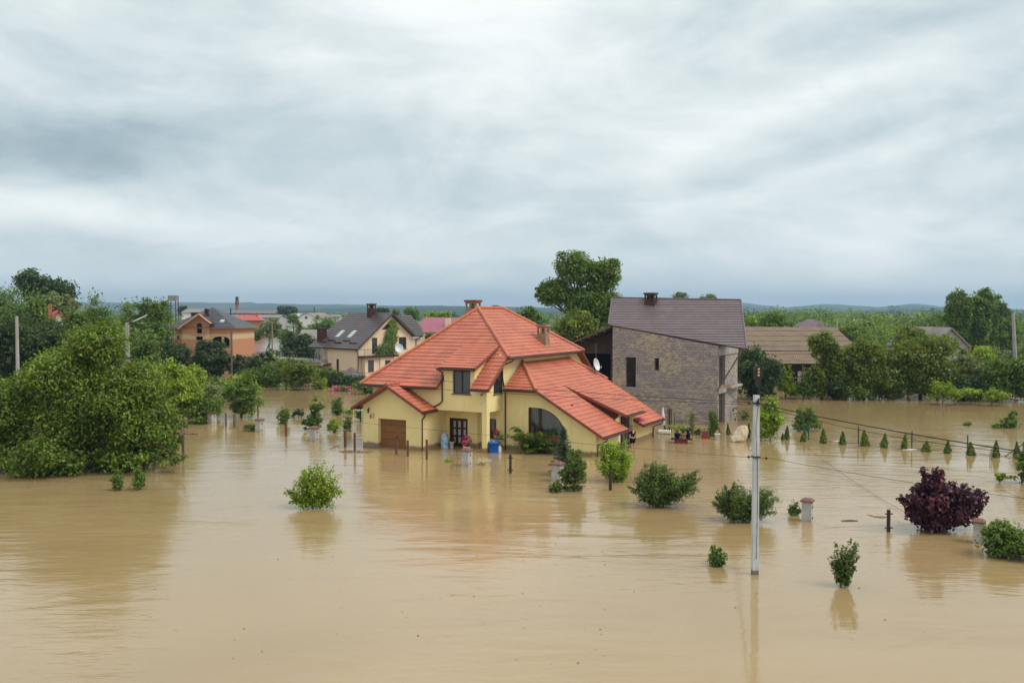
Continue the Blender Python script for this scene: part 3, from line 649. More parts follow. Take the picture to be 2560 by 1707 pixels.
# arched picture window with curtains behind clear glass
fr = MB(FW(3.46))
def ring(pts, w_, y0, y1, mb):
    c = Vector((sum(p[0] for p in pts)/len(pts), sum(p[1] for p in pts)/len(pts))); inner = []
    for p in pts:
        v = Vector(p)-c; inner.append(tuple(c+v*(1-w_/v.length)))
    m = len(pts)
    for i in range(m):
        a, b_, e, f_ = pts[i], pts[(i+1) % m], inner[(i+1) % m], inner[i]
        n = mb.addv([(a[0], y0, a[1]), (b_[0], y0, b_[1]), (e[0], y0, e[1]), (f_[0], y0, f_[1]), (a[0], y1, a[1]), (b_[0], y1, b_[1]), (e[0], y1, e[1]), (f_[0], y1, f_[1])])
        for q in ((0, 1, 2, 3), (7, 6, 5, 4), (3, 2, 6, 7), (0, 4, 5, 1)): mb.f.append(tuple(n+i_ for i_ in q))
ring(ARCH, .09, .08, .16, fr); fr.box(6.37, 6.52, .075, .165, 1.12, 3.0); fr.box(7.15, 7.30, .07, .165, 1.12, 2.98)
aw = fr.build('arched_window', M['frame'], yh)
pn = MB(FW(3.46)); pn.poly([(u, .12, z) for u, z in ARCH]); pn.build('pane', M['glass'], aw)
cu = MB(FW(3.46)); NC = 90
for (ua, ub) in ((6.62, 7.0), (7.28, 9.1)):
    k = int((ub-ua)*40); n0 = len(cu.v)
    for i in range(k+1):
        u = ua+(ub-ua)*i/k; dy = .30+.035*math.sin(u*34)+.02*math.sin(u*13)
        cu.addv([(u+(.22*(1-i/k) if ub < 7.1 else 0), dy, 1.0), (u, dy, 3.1)])
    for i in range(k): cu.f.append((n0+2*i, n0+2*i+2, n0+2*i+3, n0+2*i+1))
cu.build('curtain', M['curtain'], aw)
MB(FW(3.46)).box(6.3, 9.2, 1.1, 1.15, .9, 3.2).build('room_shade_panel', M['paintedshade'], aw)  # black panel behind the curtains, the room's shade put into its colour
# quarter-arch side window
fr = MB(RW(4.31)); ring(SIDE, .09, .08, .15, fr); fr.box(2.98, 3.06, .085, .155, 3.95, 5.35)
sw = fr.build('side_window', M['frame'], yh); pn = MB(RW(4.31)); pn.poly([(u, .12, z) for u, z in SIDE]); pn.build('pane', M['glassdark'], sw)
MB(RW(4.31)).box(2.2, 3.75, -.06, .08, 3.83, 3.877).build('sill', M['frame'], sw)
# entrance glazing
en = window(yh, RW(11.4), 7.75, 9.75, -1.3, 2.2, 2, 0, name='entrance_door', depth=.12, gm='glassdark', sill=False, fw=.1)
MB(RW(11.4)).box(7.85, 9.65, .10, .20, .95, 1.07).build('rail', M['frame'], en)
# gutters and downpipes
gutter(yh, (-5.85, .68, 4.24), (.66, .68, 4.24)); gutter(yh, (3.3, .68, 4.24), (4.8, .68, 4.24)); gutter(yh, (4.97, 3.3, 6.28), (4.97, 16.0, 6.28))
gutter(yh, (4.7, 2.88, 4.12), (7.2, 2.88, 4.12)); gutter(yh, (.6, .88, 5.58), (3.65, .88, 5.58)); gutter(yh, (12.17, 2.95, 1.27), (12.17, 7.5, 1.27)); gutter(yh, (12.17, 10.35, 1.27), (12.17, 15.05, 1.27))
gutter(yh, (12.07, 7.4, 2.25), (12.07, 10.9, 2.25)); gutter(yh, (.41, -.55, 2.65), (.41, 1.3, 2.65)); gutter(yh, (-5.7, -.55, 2.65), (-5.7, 1.3, 2.65))
pipe(yh, [(.41, -.25, 2.62), (.38, -.22, 2.45), (.07, -.10, 2.15), (.05, -.08, -.5)]); pipe(yh, [(.75, .88, 5.55), (.8, 1.25, 5.35), (.8, 1.27, 3.35), (.55, 1.27, 3.12), (.05, 1.27, 2.9)])
pipe(yh, [(4.97, 3.9, 6.25), (4.95, 3.85, 6.1), (4.4, 3.38, 5.8), (4.4, 3.38, 5.0), (4.55, 3.38, 4.2), (4.62, 3.38, 3.9), (4.62, 3.38, -.5)])
pipe(yh, [(12.17, 3.6, 1.24), (12.1, 3.55, 1.05), (11.52, 3.5, .75), (11.48, 3.5, -.5)]); pipe(yh, [(12.17, 14.6, 1.24), (12.1, 14.5, 1.02), (11.5, 14.3, .78), (11.48, 14.3, -.5)])
pipe(yh, [(12.05, 7.75, 2.2), (12.0, 7.75, 2.0), (11.5, 7.66, 1.55)], r=.035)
# chimneys
chimney(yh, 3.75, 11.0, 6.3, 8.55, .72, .72, slots=2, cap='stonechim')
chimney(yh, -2.05, 10.2, 7.0, 10.45, .95, .8, slots=2, cap='red_trim')
# brackets, house number, lantern, lamps
MB().box(-5.5, -5.1, -.42, -.02, 2.62, 2.76).build('eave_bracket', M['frame'], yh)
num = MB(FW(-.02)); c6 = (-4.33, 2.12)
num.tube([(c6[0]+.07, 0, c6[1]+.22), (c6[0]-.05, 0, c6[1]+.12), (c6[0]-.10, 0, c6[1]), (c6[0]-.06, 0, c6[1]-.10), (c6[0]+.03, 0, c6[1]-.10), (c6[0]+.07, 0, c6[1]-.02), (c6[0]+.02, 0, c6[1]+.05), (c6[0]-.08, 0, c6[1]+.01)], .017, 6)
num.tube([(c6[0]+.11, 0, c6[1]+.21), (c6[0]+.28, 0, c6[1]+.21), (c6[0]+.17, 0, c6[1]-.11)], .017, 6)
num.build('house_number', M['black'], yh)
lt = MB(); lt.tube([(-4.45, 0, 2.66), (-4.45, -.14, 2.78), (-4.45, -.2, 2.70)], .018, 6); lt.lathe([(0, 2.72), (.09, 2.66), (.07, 2.64), (.05, 2.42), (.02, 2.38), (0, 2.38)], 8, (-4.45, -.2, 0))
lt.build('wall_lantern', M['black'], yh)
MB().lathe([(0, 2.70), (.09, 2.70), (.07, 2.60), (0, 2.57)], 10, (1.9, 2.2, 0)).build('porch_lamp', M['frame'], yh)
MB().lathe([(0, .06), (.05, .04), (.07, 0), (.05, -.05), (0, -.07)], 10, (3.85, 1.26, 3.42)).build('sensor_lamp', M['white'], yh)
bx = MB(); bx.tube([(4.1, 1.3, 4.03), (4.1, 1.05, 4.0)], .03, 6); bx.lathe([(0, .03), (.07, 0), (.05, -.09), (0, -.1)], 8, (4.1, 1.02, 3.97)); bx.build('eave_lamp', M['frame'], yh)
def loc(p): return Matrix.Translation((O1.x, O1.y, 0)) @ Matrix.Rotation(-TH, 4, 'Z') @ Vector(p)   # house coords to world

# ------------------------------------------------------------------ unfinished grey block house
C2 = G(1400+1235/3.137, 600+1450/3.137)
gh = empty('unfinished_house', (C2.x, C2.y, 0), 'unfinished grey cinder block house with a brown metal tile roof and empty window holes', 'house', rz=-TH)
gp = lambda a, b: 8.35-.168*9.5-.168*a+.7*b
wl = MB()
def addwall2(xf, o_, h=(), t=.3): 
    q = MB(xf); q.wall(o_, h, t); n = len(wl.v); wl.v = wl.v+q.v; wl.f = wl.f+[tuple(n+i for i in f) for f in q.f]
addwall2(FW(0), [(-9.5, -1.4), (-.02, -1.4), (-.02, gp(-.02, 0)-.12), (-9.5, gp(-9.5, 0)-.12)], [rect(-8.27, -7.3, 2.88, 5.53), rect(-5.60, -5.18, 4.44, 5.5)])
wl.box(-9.5, -9.2, .302, 5.2, -1.4, 8.4)
addwall2(RW(-.02), [(.302, -1.4), (6.5, -1.4), (6.5, 6.9), (.302, gp(0, 0)-.25)], [rect(.45, 2.35, -1.3, 2.6), rect(.45, 2.35, 3.2, 5.8)], .28)
wl.box(-2.6, -.302, 2.42, 2.7, -1.4, 6.4); wl.box(-9.2, -.302, 6.2, 6.5, -1.4, 7.9)
wl.build('wall', M['greyblock'], gh)
c_ = MB(); c_.box(-.018, .12, -.04, 2.9, 2.63, 3.0); c_.box(-.57, .10, -.06, -.003, 5.86, 6.34); c_.box(-.018, .10, -.06, 6.3, 5.86, 6.34); c_.box(-9.2, -.32, -.012, -.002, 2.72, 2.9); c_.box(-.13, -.001, -.01, -.002, -1.4, 2.6)
c_.box(.122, .5, 2.4, 6.3, 2.9, 3.08)
c_.build('concrete_beam', M['concrete'], gh)
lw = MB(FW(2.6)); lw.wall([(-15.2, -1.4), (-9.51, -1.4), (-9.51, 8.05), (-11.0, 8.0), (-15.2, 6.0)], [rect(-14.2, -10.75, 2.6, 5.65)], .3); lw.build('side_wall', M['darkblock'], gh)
MB().box(-15.0, -9.6, 5.5, 5.7, -1, 7).build('back_shade_panel', M['paintedshade'], gh)  # panel coloured near-black so the wide opening looks shaded inside
rm = MB(); pts = [(-9.87, -.08, gp(-9.87, -.08)), (2.38, .10, gp(2.38, .1)), (.47, 5.54, gp(.47, 5.54)), (-10.84, 3.17, gp(-10.84, 3.17))]
tiled(rm, pts, 0, .36, .21, .018, .045)
ro = rm.build('roof', M['brown_tile'], gh)
sl = MB(); sl.slab(pts, .01, .10); 
P1, P2, P3, P4 = [Vector(p) for p in pts]
back = [P4+Vector((0, 0, 0)), P3, P3+Vector((-2.6, 5.5, -4.2)), P4+Vector((.8, 7.5, -5))]; sl.slab(back, .01, .1)
sl.build('roof_deck', M['char_tile'], ro)
tr_ = MB()
for p, q in ((P1, P4), (P2, P3), (P4, P3)): tr_.tube([p+Vector((0, 0, .05)), q+Vector((0, 0, .05))], .07, 6)
tr_.build('roof_trim', M['brown_tile'], ro)
lr = MB(); le = [P1+Vector((.2, 0, -.1)), P1+Vector((.05, 3.0, .05)), Vector((-15.6, 4.8, 6.0)), Vector((-15.0, 1.9, 6.25))]
lr.slab([le[0], le[1], Vector((-15.8, 4.6, 6.1)), Vector((-15.2, 1.6, 6.35))], 0, .14)
for i in range(6):
    f = .12+i*.16; a = le[0].lerp(Vector((-15.2, 1.6, 6.35)), f); lr.box(a.x-.05, a.x+.05, a.y-.05, a.y+2.4, a.z-.32, a.z-.16)
lr.build('side_roof', M['greypost'], gh)
c = chimney(gh, -7.15, 3.35, 9.2, 11.25, .95, .75, 'maroon', 'maroon')
MB().tube([(2.0, -.02, gp(2, 0)-.12), (.03, -.25, 2.9)], .07, 6).build('roof_brace', M['greypost'], gh)
ls = MB(); 
for i in range(4): ls.tube([(.1, .6+.3*i, 3.1+.1*(i % 2)), (1.0, .5+.3*i, 3.3-.1*(i % 3))], .03, 5)
ls.build('loose_timber', M['lightwood'], gh)

# ------------------------------------------------------------------ cream house behind
q3 = lambda X, Y: (380+X/3.267, 720+Y/3.267)
C3 = G(q3(1680, 0)[0], 955)
ch = empty('cream_house', (C3.x, C3.y, 0), 'cream two storey house with charcoal roof, skylights and ivy on its gable', 'house', rz=R(45))
AP = 5.6; zc = lambda a: 9.35-.81*abs(a-AP)
wl = MB()
addwall2(FW(0), [(0, -1.4), (10.9, -1.4), (10.9, 5.75), (9.6, 5.8), (AP, zc(AP)-.25), (0, zc(0)-.25)], [rect(2.4, 3.3, 3.72, 5.95), rect(7.05, 8.4, 4.3, 5.95), [(4.0, 7.05), (7.3, 7.05), (AP, 8.35)]], .3)
addwall2(LW(0), [(.302, -1.4), (7.0, -1.4), (7.0, zc(0)-.25), (.302, zc(0)-.25)], [rect(4.45, 5.1, .9, 2.95)], .3)
wl.box(0.002, 10.9, 7.002, 7.3, -1.4, 4.1); wl.box(10.602, 10.9, .302, 7.0, -1.4, 5.7); wl.box(1.6, 9.5, 7.302, 11, -1.4, 5.0)
wl.box(-1.0, 1.59, 7.302, 12.5, -1.4, 2.35)
# ground floor bay under the balcony
wl.box(.6, 2.9, -.9, -.002, -1.4, 3.30); wl.raw([(2.9, -.9, -1.4), (3.0, -1.1, -1.4), (5.2, -1.1, -1.4), (5.5, 0, -1.4), (2.9, -.9, 3.3), (3.0, -1.1, 3.3), (5.2, -1.1, 3.3), (5.5, 0, 3.3)], [(0, 1, 5, 4), (1, 2, 6, 5), (2, 3, 7, 6)])
wl.build('wall', M['cream'], ch)
pcs = [[(-.45, -.6, zc(-.45)), (-.45, 11.6, zc(-.45)), (AP, 10.0, zc(AP)), (AP, -.6, zc(AP))], [(AP, -.6, zc(AP)), (9.55, -.6, zc(9.55)), (11.5, 9, zc(11.5)), (AP, 10.0, zc(AP))],
       [(9.4, -.62, 6.05), (11.0, -.62, 6.05), (12.0, .9, 7.1), (11.9, 3.4, 9.0), (AP+.6, 3.4, 9.0)], [(AP+.6, 3.4, 8.98), (11.9, 3.4, 8.98), (11.5, 7, 6.2), (9.0, 7, 6.2)]]
rm = MB(); sl = MB()
for p in pcs: tiled(rm, p, 0, .42, None, 0, .06, lift=.03); sl.slab(p, .0, .14)
ro = rm.build('roof', M['char_tile'], ch); sl.build('fascia', M['char_tile'], ro)
for (u, b_, s_) in ((1.0, 4.0, 1), (1.0, 6.9, 1)):
    k = MB(); Z_ = lambda a: zc(a)+.10
    pp = [(u+.35, b_-.45, Z_(u+.35)), (u+1.45, b_-.45, Z_(u+1.45)), (u+1.45, b_+.45, Z_(u+1.45)), (u+.35, b_+.45, Z_(u+.35))]
    k.slab(pp, 0, .08); k.build('skylight', M['skylight'], ch)
sg = MB()
for (b_, a_) in ((1.6, .35), (3.6, .7), (5.2, .3), (7.2, .6), (8.8, .3)): sg.box(a_, a_+.07, b_-.9, b_+.9, zc(a_)+.04, zc(a_)+.26)
sg.build('snow_guard', M['maroon'], ch)
rt = MB(); rt.slab([(1.9, 3.4, zc(1.9)+.075), (5.2, 3.4, zc(5.2)+.075), (5.2, 4.1, zc(5.2)+.075), (1.9, 4.3, zc(1.9)+.075)], 0, .02); rt.build('rust_streak', worn('rusted_sheet', (.17, .07, .045), (.08, .05, .045), 2.5, .6), ch)
chimney(ch, 5.2, 3.9, 8.2, 10.7, 1.0, .8, 'maroon', 'maroon'); chimney(ch, .9, 10.0, 4.5, 7.2, 1.1, .9, 'maroon', 'maroon', 0)
window(ch, FW(0), 2.4, 3.3, 3.72, 5.95, 1, 0, 'brownframe', False, name='balcony_door'); window(ch, FW(0), 7.05, 8.4, 4.3, 5.95, 1, 0, 'brownframe', name='window')
window(ch, LW(0), 4.45, 5.1, .9, 2.95, 0, 0, 'brownframe', name='window'); window(ch, FW(-.9), 1.1, 2.0, 1.4, 2.95, 0, 0, 'brownframe', depth=-.06, name='window'); window(ch, FW(-1.1), 3.8, 4.7, 1.4, 2.85, 0, 0, 'brownframe', depth=-.06, name='window')
tw = MB(FW(.1)); tw.poly([(4.0, 0, 7.05), (7.3, 0, 7.05), (AP, 0, 8.35)]); tf = MB(FW(.05)); ring([(4.0, 7.05), (7.3, 7.05), (AP, 8.35)], .25, 0, .06, tf)
f_ = tf.build('attic_window', M['brownframe'], ch); tw.build('pane', M['glassdark'], f_)
bl = MB(); bl.box(.1, 5.9, -1.4, -.02, 3.31, 3.5); bl.build('balcony', M['maroon'], ch)
rl = MB()
for z in (3.6, 4.45): rl.tube([(.15, -.02, z), (.15, -1.35, z), (5.85, -1.35, z), (5.85, -.02, z)], .025, 5)
for i in range(30): rl.tube([(.15+i*.196, -1.35, 3.5), (.15+i*.196, -1.35, 4.45)], .012 if i % 7 else .03, 4, False)
rl.build('balcony_railing', M['black'], ch)
tc_ = MB(); tc_.box(-1.3, 1.58, 7.31, 20.0, 2.36, 2.62); tc_.build('terrace_slab', M['concrete'], ch)
tr2 = MB(); tr2.tube([(-1.2, 7.4, 3.6), (-1.2, 19.9, 3.6)], .035, 5)
for i in range(9): tr2.tube([(-1.2, 7.4+i*1.55, 2.6), (-1.2, 7.4+i*1.55, 3.6)], .05, 5)
for i in range(60): tr2.tube([(-1.2, 7.4+i*.208, 2.6), (-1.2, 7.4+i*.208, 3.6)], .012, 4, False)
tr2.build('terrace_railing', M['black'], ch)
aw_ = MB(); aw_.slab([(-1.6, 6.3, 1.75), (-1.6, 10.8, 1.75), (.0, 10.8, 2.3), (.0, 6.3, 2.3)], 0, .1); aw_.build('awning', M['maroon'], ch)
dd_ = MB(LW(-1.0)); dd_.box(8.2, 9.6, -.05, .0, -1, 1.7); dd_.build('terrace_door', M['frame'], ch)
MB(LW(0)).box(6.3, 6.8, -.05, -.002, -1, 1.6).build('side_door', M['frame'], ch)
pipe(ch, [(-.45, -.3, 4.3), (0, -.1, 3.9), (0, -.1, -1)], r=.07); pipe(ch, [(10.6, -.6, 6.0), (10.1, -.05, 5.5), (10.1, -.05, -1)], r=.07)
# ivy up the gable, a plant of its own
rg = np.random.default_rng(5); n = 5200; t_ = rg.uniform(0, 1, n); wdt = .35+.55*np.sin(t_*3.14)+.75*(t_ < .35)
A_ = 5.0+.9*t_-.6*(t_ < .4)+rg.normal(0, 1, n)*wdt*.45; Z_ = 3.0+5.3*t_; Bb = -.12-rg.uniform(0, .5, n)*(1-.5*t_)
iv = np.stack([A_, Bb, Z_], 1); Nn = np.stack([rg.normal(0, .4, n), -np.ones(n), rg.normal(.3, .4, n)], 1); Nn /= np.linalg.norm(Nn, axis=1)[:, None]
me = leaves_mesh('ivy', iv, Nn, .28, .5+rg.normal(0, .22, n)+.2*(t_ > .7), .8, rng=rg); me.materials.append(L['mid'])
ivo = link(bpy.data.objects.new('ivy', me)); ivo.location = ch.location; ivo.rotation_euler = ch.rotation_euler
tag(ivo, 'green ivy climbing the gable wall of the cream house', 'climber')

# ------------------------------------------------------------------ orange brick house
d4 = 150.0; C4 = PD(455, 900, d4)
bh = empty('brick_house', (C4.x, d4, 0), 'unfinished orange brick house with a slate coloured hipped roof', 'house', rz=R(-6))
s = 2250/d4; ax = lambda px: (px-455)/s; hz_ = lambda py: 9.5-(py-780)/s
wl = MB()
addwall2(FW(0), [(0, -1.4), (ax(527), -1.4), (ax(527), hz_(808)), (ax(505), hz_(788)), (0, hz_(817))], [[(ax(494), hz_(833)), (ax(508), hz_(833)), (ax(508), hz_(811)), (ax(504), hz_(807.5)), (ax(498), hz_(807.5)), (ax(494), hz_(811))], rect(ax(491.5), ax(510), hz_(850), hz_(841))], .3)
addwall2(FW(.7), [(ax(421), -1.4), (-.002, -1.4), (-.002, hz_(819)), (ax(421), hz_(819))], [rect(ax(437), ax(443), hz_(849), hz_(839))], .3)
ar = [(ax(531), hz_(869)), (ax(577), hz_(869)), (ax(577), hz_(848)), (ax(571), hz_(843)), (ax(560), hz_(841)), (ax(548), hz_(841)), (ax(538), hz_(843)), (ax(531), hz_(848))]
addwall2(FW(.35), [(ax(527)+.002, -1.4), (ax(586), -1.4), (ax(586), hz_(821)), (ax(527)+.002, hz_(821))], [ar], .3)
wl.box(ax(556), ax(562), .4, .64, hz_(869), hz_(841)-.05)
wl.box(ax(586)-.3, ax(586), .652, 9.5, -1.4, hz_(821)); wl.box(ax(421), ax(421)+.3, 1.002, 9.5, -1.4, hz_(821)); wl.box(ax(421)+.3, ax(586)-.3, 9.2, 9.5, -1.4, hz_(821))
wl.build('wall', M['orangebrick'], bh)
MB().box(ax(421)+.4, ax(586)-.4, 3.5, 3.7, -1, hz_(822)).build('inner_shade_panel', M['paintedshade'], bh)  # black sheet behind the openings, painted as indoor shade
ex0, ex1, ez, ap = ax(412), ax(596), hz_(819.5), Vector((ax(505), 4.6, hz_(769)))
rm = MB(); sl = MB()
pc = [[(ex0, -.1, ez), (ex1, -.1, ez), ap], [(ex1, -.1, ez), (ex1, 10, ez), ap], [(ex0, 10, ez), (ex1, 10, ez), ap], [(ex0, -.1, ez), (ex0, 10, ez), ap]]
ga = Vector((ax(505), -.6, hz_(784.5))); gl = Vector((ax(449), -.6, hz_(821))); gr = Vector((ax(536), -.6, hz_(808)))
pc += [[ga, gl, gl+Vector((0, 1.5, 0)), ga+Vector((0, 4.5, 0))], [ga, gr, gr+Vector((0, 1.5, 0)), ga+Vector((0, 4.5, 0))]]
for p in pc: tiled(rm, p, 0, .38, None, 0, .05, lift=.02); sl.slab(p, 0, .12)
ro = rm.build('roof', M['slate_tile'], bh); sl.build('fascia', M['lightwood'], ro)
bg_ = MB()
for a_, b_ in ((ga, gl), (ga, gr)): bg_.tube([a_+Vector((0, -.05, -.06)), b_+Vector((0, -.05, -.06))], .12, 4)
bg_.build('barge_board', M['lightwood'], bh)
chimney(bh, ax(511), 1.5, 8.3, hz_(772), .55, .55, 'maroon', 'maroon', 0); chimney(bh, ax(455), 5.0, 7.0, hz_(781), 1.0, 1.0, 'maroon', 'maroon', 0)
for px, py in ((552, 806),):
    a_ = ax(px); f = (hz_(py)-ez)/(ap.z-ez); b_ = -.1+f*(4.7); MB().slab([(a_-.35, b_-.4, ez+(f-.12)*(ap.z-ez)+.12), (a_+.35, b_-.4, ez+(f-.12)*(ap.z-ez)+.12), (a_+.3, b_+.5, ez+(f+.10)*(ap.z-ez)+.12), (a_-.4, b_+.5, ez+(f+.10)*(ap.z-ez)+.12)], 0, .06).build('skylight', M['skylight'], bh)
MB().box(ax(480), ax(520), -.12, 0, hz_(835.5), hz_(834)).build('ledge', M['lightwood'], bh)
# ------------------------------------------------------------------ haze
hz = MB().box(-9500, 9500, -80, 8800, -3, 160); 
hm = bpy.data.materials.new('haze_air'); hm.use_nodes = True; t = NT(hm.node_tree); t.n.clear()
pv = t.add('ShaderNodeVolumePrincipled'); pv.inputs['Color'].default_value = (.48, .70, .92, 1); pv.inputs['Density'].default_value = .00019; pv.inputs['Anisotropy'].default_value = .2
ho = t.add('ShaderNodeOutputMaterial'); t.l.new(pv.outputs[0], ho.inputs['Volume'])
tag(hz.build('haze', hm), kind='stuff')

# ------------------------------------------------------------------ trees (crown outlines in photo pixels at a true distance)
TR = tree
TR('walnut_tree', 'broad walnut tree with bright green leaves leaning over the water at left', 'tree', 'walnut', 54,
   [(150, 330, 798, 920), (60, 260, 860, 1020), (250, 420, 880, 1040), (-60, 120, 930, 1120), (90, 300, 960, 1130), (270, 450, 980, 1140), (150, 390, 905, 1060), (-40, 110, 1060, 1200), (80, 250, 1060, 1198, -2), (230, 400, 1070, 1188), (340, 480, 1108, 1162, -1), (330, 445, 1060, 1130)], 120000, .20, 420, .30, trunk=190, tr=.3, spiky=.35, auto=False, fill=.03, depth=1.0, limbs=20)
TR('tree', 'tall dense green tree behind the walnut at the left edge', 'tree', 'mid', 88, [(-70, 120, 700, 900), (-60, 60, 780, 950)], 14000, .34, 90, .26)
TR('tree', 'dark rounded oak crown topping the trees at far left', 'tree', 'dark', 160, [(30, 130, 670, 760), (90, 196, 690, 770)], 7000, .55, 60, .26)
TR('tree', 'grey green hazy tree between the oak and the pointed tree', 'tree', 'silver', 140, [(95, 200, 725, 830)], 5000, .5, 40, .26)
TR('tree', 'pointed light topped tree rising above the walnut crown', 'tree', 'mid', 84, [(170, 300, 735, 930), (215, 260, 718, 800), (190, 330, 790, 960)], 15000, .32, 90, .24, spiky=.4)
TR('tree', 'billowing willow like tree left of the brick house', 'tree', 'mid', 118, [(285, 400, 738, 860), (350, 442, 748, 900), (370, 430, 738, 800), (300, 430, 820, 930)], 18000, .40, 90, .24)
TR('tree', 'green tree beside the street lamp pole', 'tree', 'mid', 74, [(300, 400, 815, 960), (330, 420, 850, 980)], 8000, .3, 50, .26)
TR('fresh_tree', 'bright yellow green tree right of the walnut crown', 'tree', 'light', 78, [(370, 470, 890, 1020), (400, 510, 920, 1040), (380, 470, 960, 1058)], 11000, .28, 60, .26, spiky=.3)
TR('fresh_tree', 'bright young tree below the dark plum trees', 'tree', 'light', 86, [(450, 520, 905, 1010), (480, 540, 950, 1030)], 5500, .28, 40, .26, spiky=.3)
TR('shrub', 'tall hedge like bushes between the bright trees and the brick house', 'shrub', 'mid', 105, [(380, 470, 930, 985), (440, 540, 925, 992), (500, 600, 935, 990)], 9000, .3, 70, .26, tr=0)
TR('shrub', 'dark bushes at the water below the pale lake', 'shrub', 'mid', 105, [(590, 660, 915, 968), (640, 700, 925, 965)], 5000, .28, 50, .26, tr=0)
TR('shrub', 'light reeds and weeds in the shallows right of the bright trees', 'shrub', 'silver', 95, [(500, 570, 960, 1005), (540, 590, 965, 1000)], 4000, .26, 50, .26, tr=0)
TR('tree', 'dark mass of trees behind the walnut at the left edge', 'tree', 'dark', 96, [(-60, 120, 760, 1000), (60, 200, 790, 1000), (160, 300, 800, 1000)], 16000, .4, 110, .28, auto=False)
TR('shrub', 'broad hedge row standing in water before the lake and terrace', 'shrub', 'mid', 118, [(640, 730, 900, 960), (700, 800, 905, 962), (780, 850, 915, 966)], 12000, .3, 100, .28, tr=0)
TR('shrub', 'low bushes along the foot of the cream house', 'shrub', 'dark', 112, [(850, 930, 935, 968), (820, 870, 925, 965)], 4500, .26, 50, .28, tr=0)
TR('tree', 'green tree hiding most of the orange chimneyed house', 'tree', 'mid', 110, [(100, 160, 790, 860), (60, 125, 735, 830), (155, 215, 770, 850)], 8000, .38, 70, .28, auto=False)
TR('plum_tree', 'dark leaved plum tree below the left corner of the brick house', 'tree', 'dark', 118, [(390, 480, 850, 935), (430, 505, 870, 945)], 7000, .38, 50, .2, spiky=.5)
TR('plum_tree', 'dark leaved plum tree in front of the brick gable', 'tree', 'dark', 112, [(472, 570, 848, 945), (510, 590, 870, 950)], 9000, .38, 50, .2, trunk=522, spiky=.5)
TR('plum_tree', 'dark slim tree at the right corner of the brick house', 'tree', 'dark', 108, [(578, 625, 885, 950)], 2600, .34, 26, .24, spiky=.5)
TR('plum_tree', 'dark loose tree against the pale lake', 'tree', 'dark', 106, [(615, 665, 880, 955), (650, 695, 870, 940)], 3600, .34, 30, .22, spiky=.6)
TR('shrub', 'bright green bush behind the dark round tree', 'shrub', 'light', 82, [(560, 640, 930, 985), (590, 655, 950, 1000)], 3800, .26, 34, .26, tr=.06, spiky=.4)
TR('shrub', 'grey green thicket at the water beyond the leftmost stone pillar', 'shrub', 'silver', 88, [(470, 560, 960, 1030), (420, 500, 990, 1040)], 4500, .28, 40, .24, tr=.06)
TR('shrub', 'spreading leafy bush around the leftmost stone pillar', 'shrub', 'mid', 78, [(450, 550, 1000, 1058), (490, 560, 990, 1040)], 3600, .24, 36, .24, tr=.06, spiky=.4)
TR('shrub', 'green bush under the walnut tree beside the shed roof', 'shrub', 'mid', 58, [(395, 455, 1075, 1130), (380, 440, 1100, 1150)], 2600, .18, 26, .26, tr=.04)
TR('garden_tree', 'dark round garden tree behind two grey posts', 'tree', 'mid', 74.5, [(558, 645, 942, 1010), (565, 655, 970, 1045), (590, 640, 925, 980)], 7500, .22, 60, .24, trunk=601, tr=.10, seed=11)
# beyond: lake shore and factory side
TR('tree', 'round dark tree in front of the factory roof', 'tree', 'dark', 520, [(690, 745, 762, 790)], 2600, 1.0, 30, .3)
TR('tree', 'small dark tree on the horizon left of the brick roof', 'tree', 'dark', 480, [(444, 469, 761, 790)], 1200, 1.0, 16, .3)
TR('tree', 'silvery willow on the lake shore', 'tree', 'silver', 235, [(645, 700, 800, 850), (660, 705, 790, 845)], 3600, .6, 30, .3)
TR('shrub', 'low green shore bushes right of the brick house roof', 'shrub', 'mid', 240, [(585, 640, 812, 855), (610, 660, 815, 850)], 2600, .6, 26, .3)
TR('tree', 'green tree right of the white gambrel house', 'tree', 'mid', 230, [(775, 850, 787, 835), (765, 810, 805, 840)], 3200, .6, 30, .28)
TR('tree', 'small green tree left of the white gambrel house', 'tree', 'mid', 330, [(718, 748, 783, 812)], 1200, .7, 16, .3)
TR('tree', 'spindly tree in front of the white gambrel house', 'tree', 'silver', 200, [(736, 760, 798, 850)], 1300, .5, 18, .22, spiky=.5)
TR('tree', 'slim pale tree behind the left slope of the brick house roof', 'tree', 'silver', 260, [(532, 560, 772, 812)], 1300, .6, 16, .3)
TR('tree', 'green crown just right of the dark tower top', 'tree', 'mid', 140, [(372, 418, 744, 860)], 4500, .42, 40, .28, auto=False)
TR('shrub', 'low green shore trees before the white gambrel house', 'shrub', 'mid', 250, [(690, 735, 815, 855), (735, 800, 812, 858)], 4500, .6, 50, .28, tr=0, auto=False)
TR('dark_shrub', 'dark shrubs beyond the terrace railing', 'shrub', 'dark', 150, [(695, 760, 838, 912), (730, 800, 834, 912), (705, 740, 828, 870)], 10000, .45, 44, .24, spiky=.4)
TR('shrub', 'bright green bush beside the terrace of the cream house', 'shrub', 'light', 112, [(645, 700, 882, 940), (660, 725, 890, 945)], 4200, .3, 36, .25, tr=.06)
TR('shrub', 'large olive bush in front of the cream house terrace', 'shrub', 'olive', 104, [(690, 780, 885, 955), (740, 800, 890, 960), (700, 760, 920, 975)], 6500, .3, 50, .24, trunk=713, tr=.06)
TR('shrub', 'loose dark bush behind the bright terrace bush', 'shrub', 'dark', 116, [(618, 690, 880, 930), (670, 700, 868, 900)], 3000, .32, 30, .22, tr=.06, spiky=.5)
TR('shrub', 'white flecked bush by the cream house awning', 'shrub', 'silver', 103, [(790, 830, 925, 965)], 1600, .24, 20, .26, tr=.05)
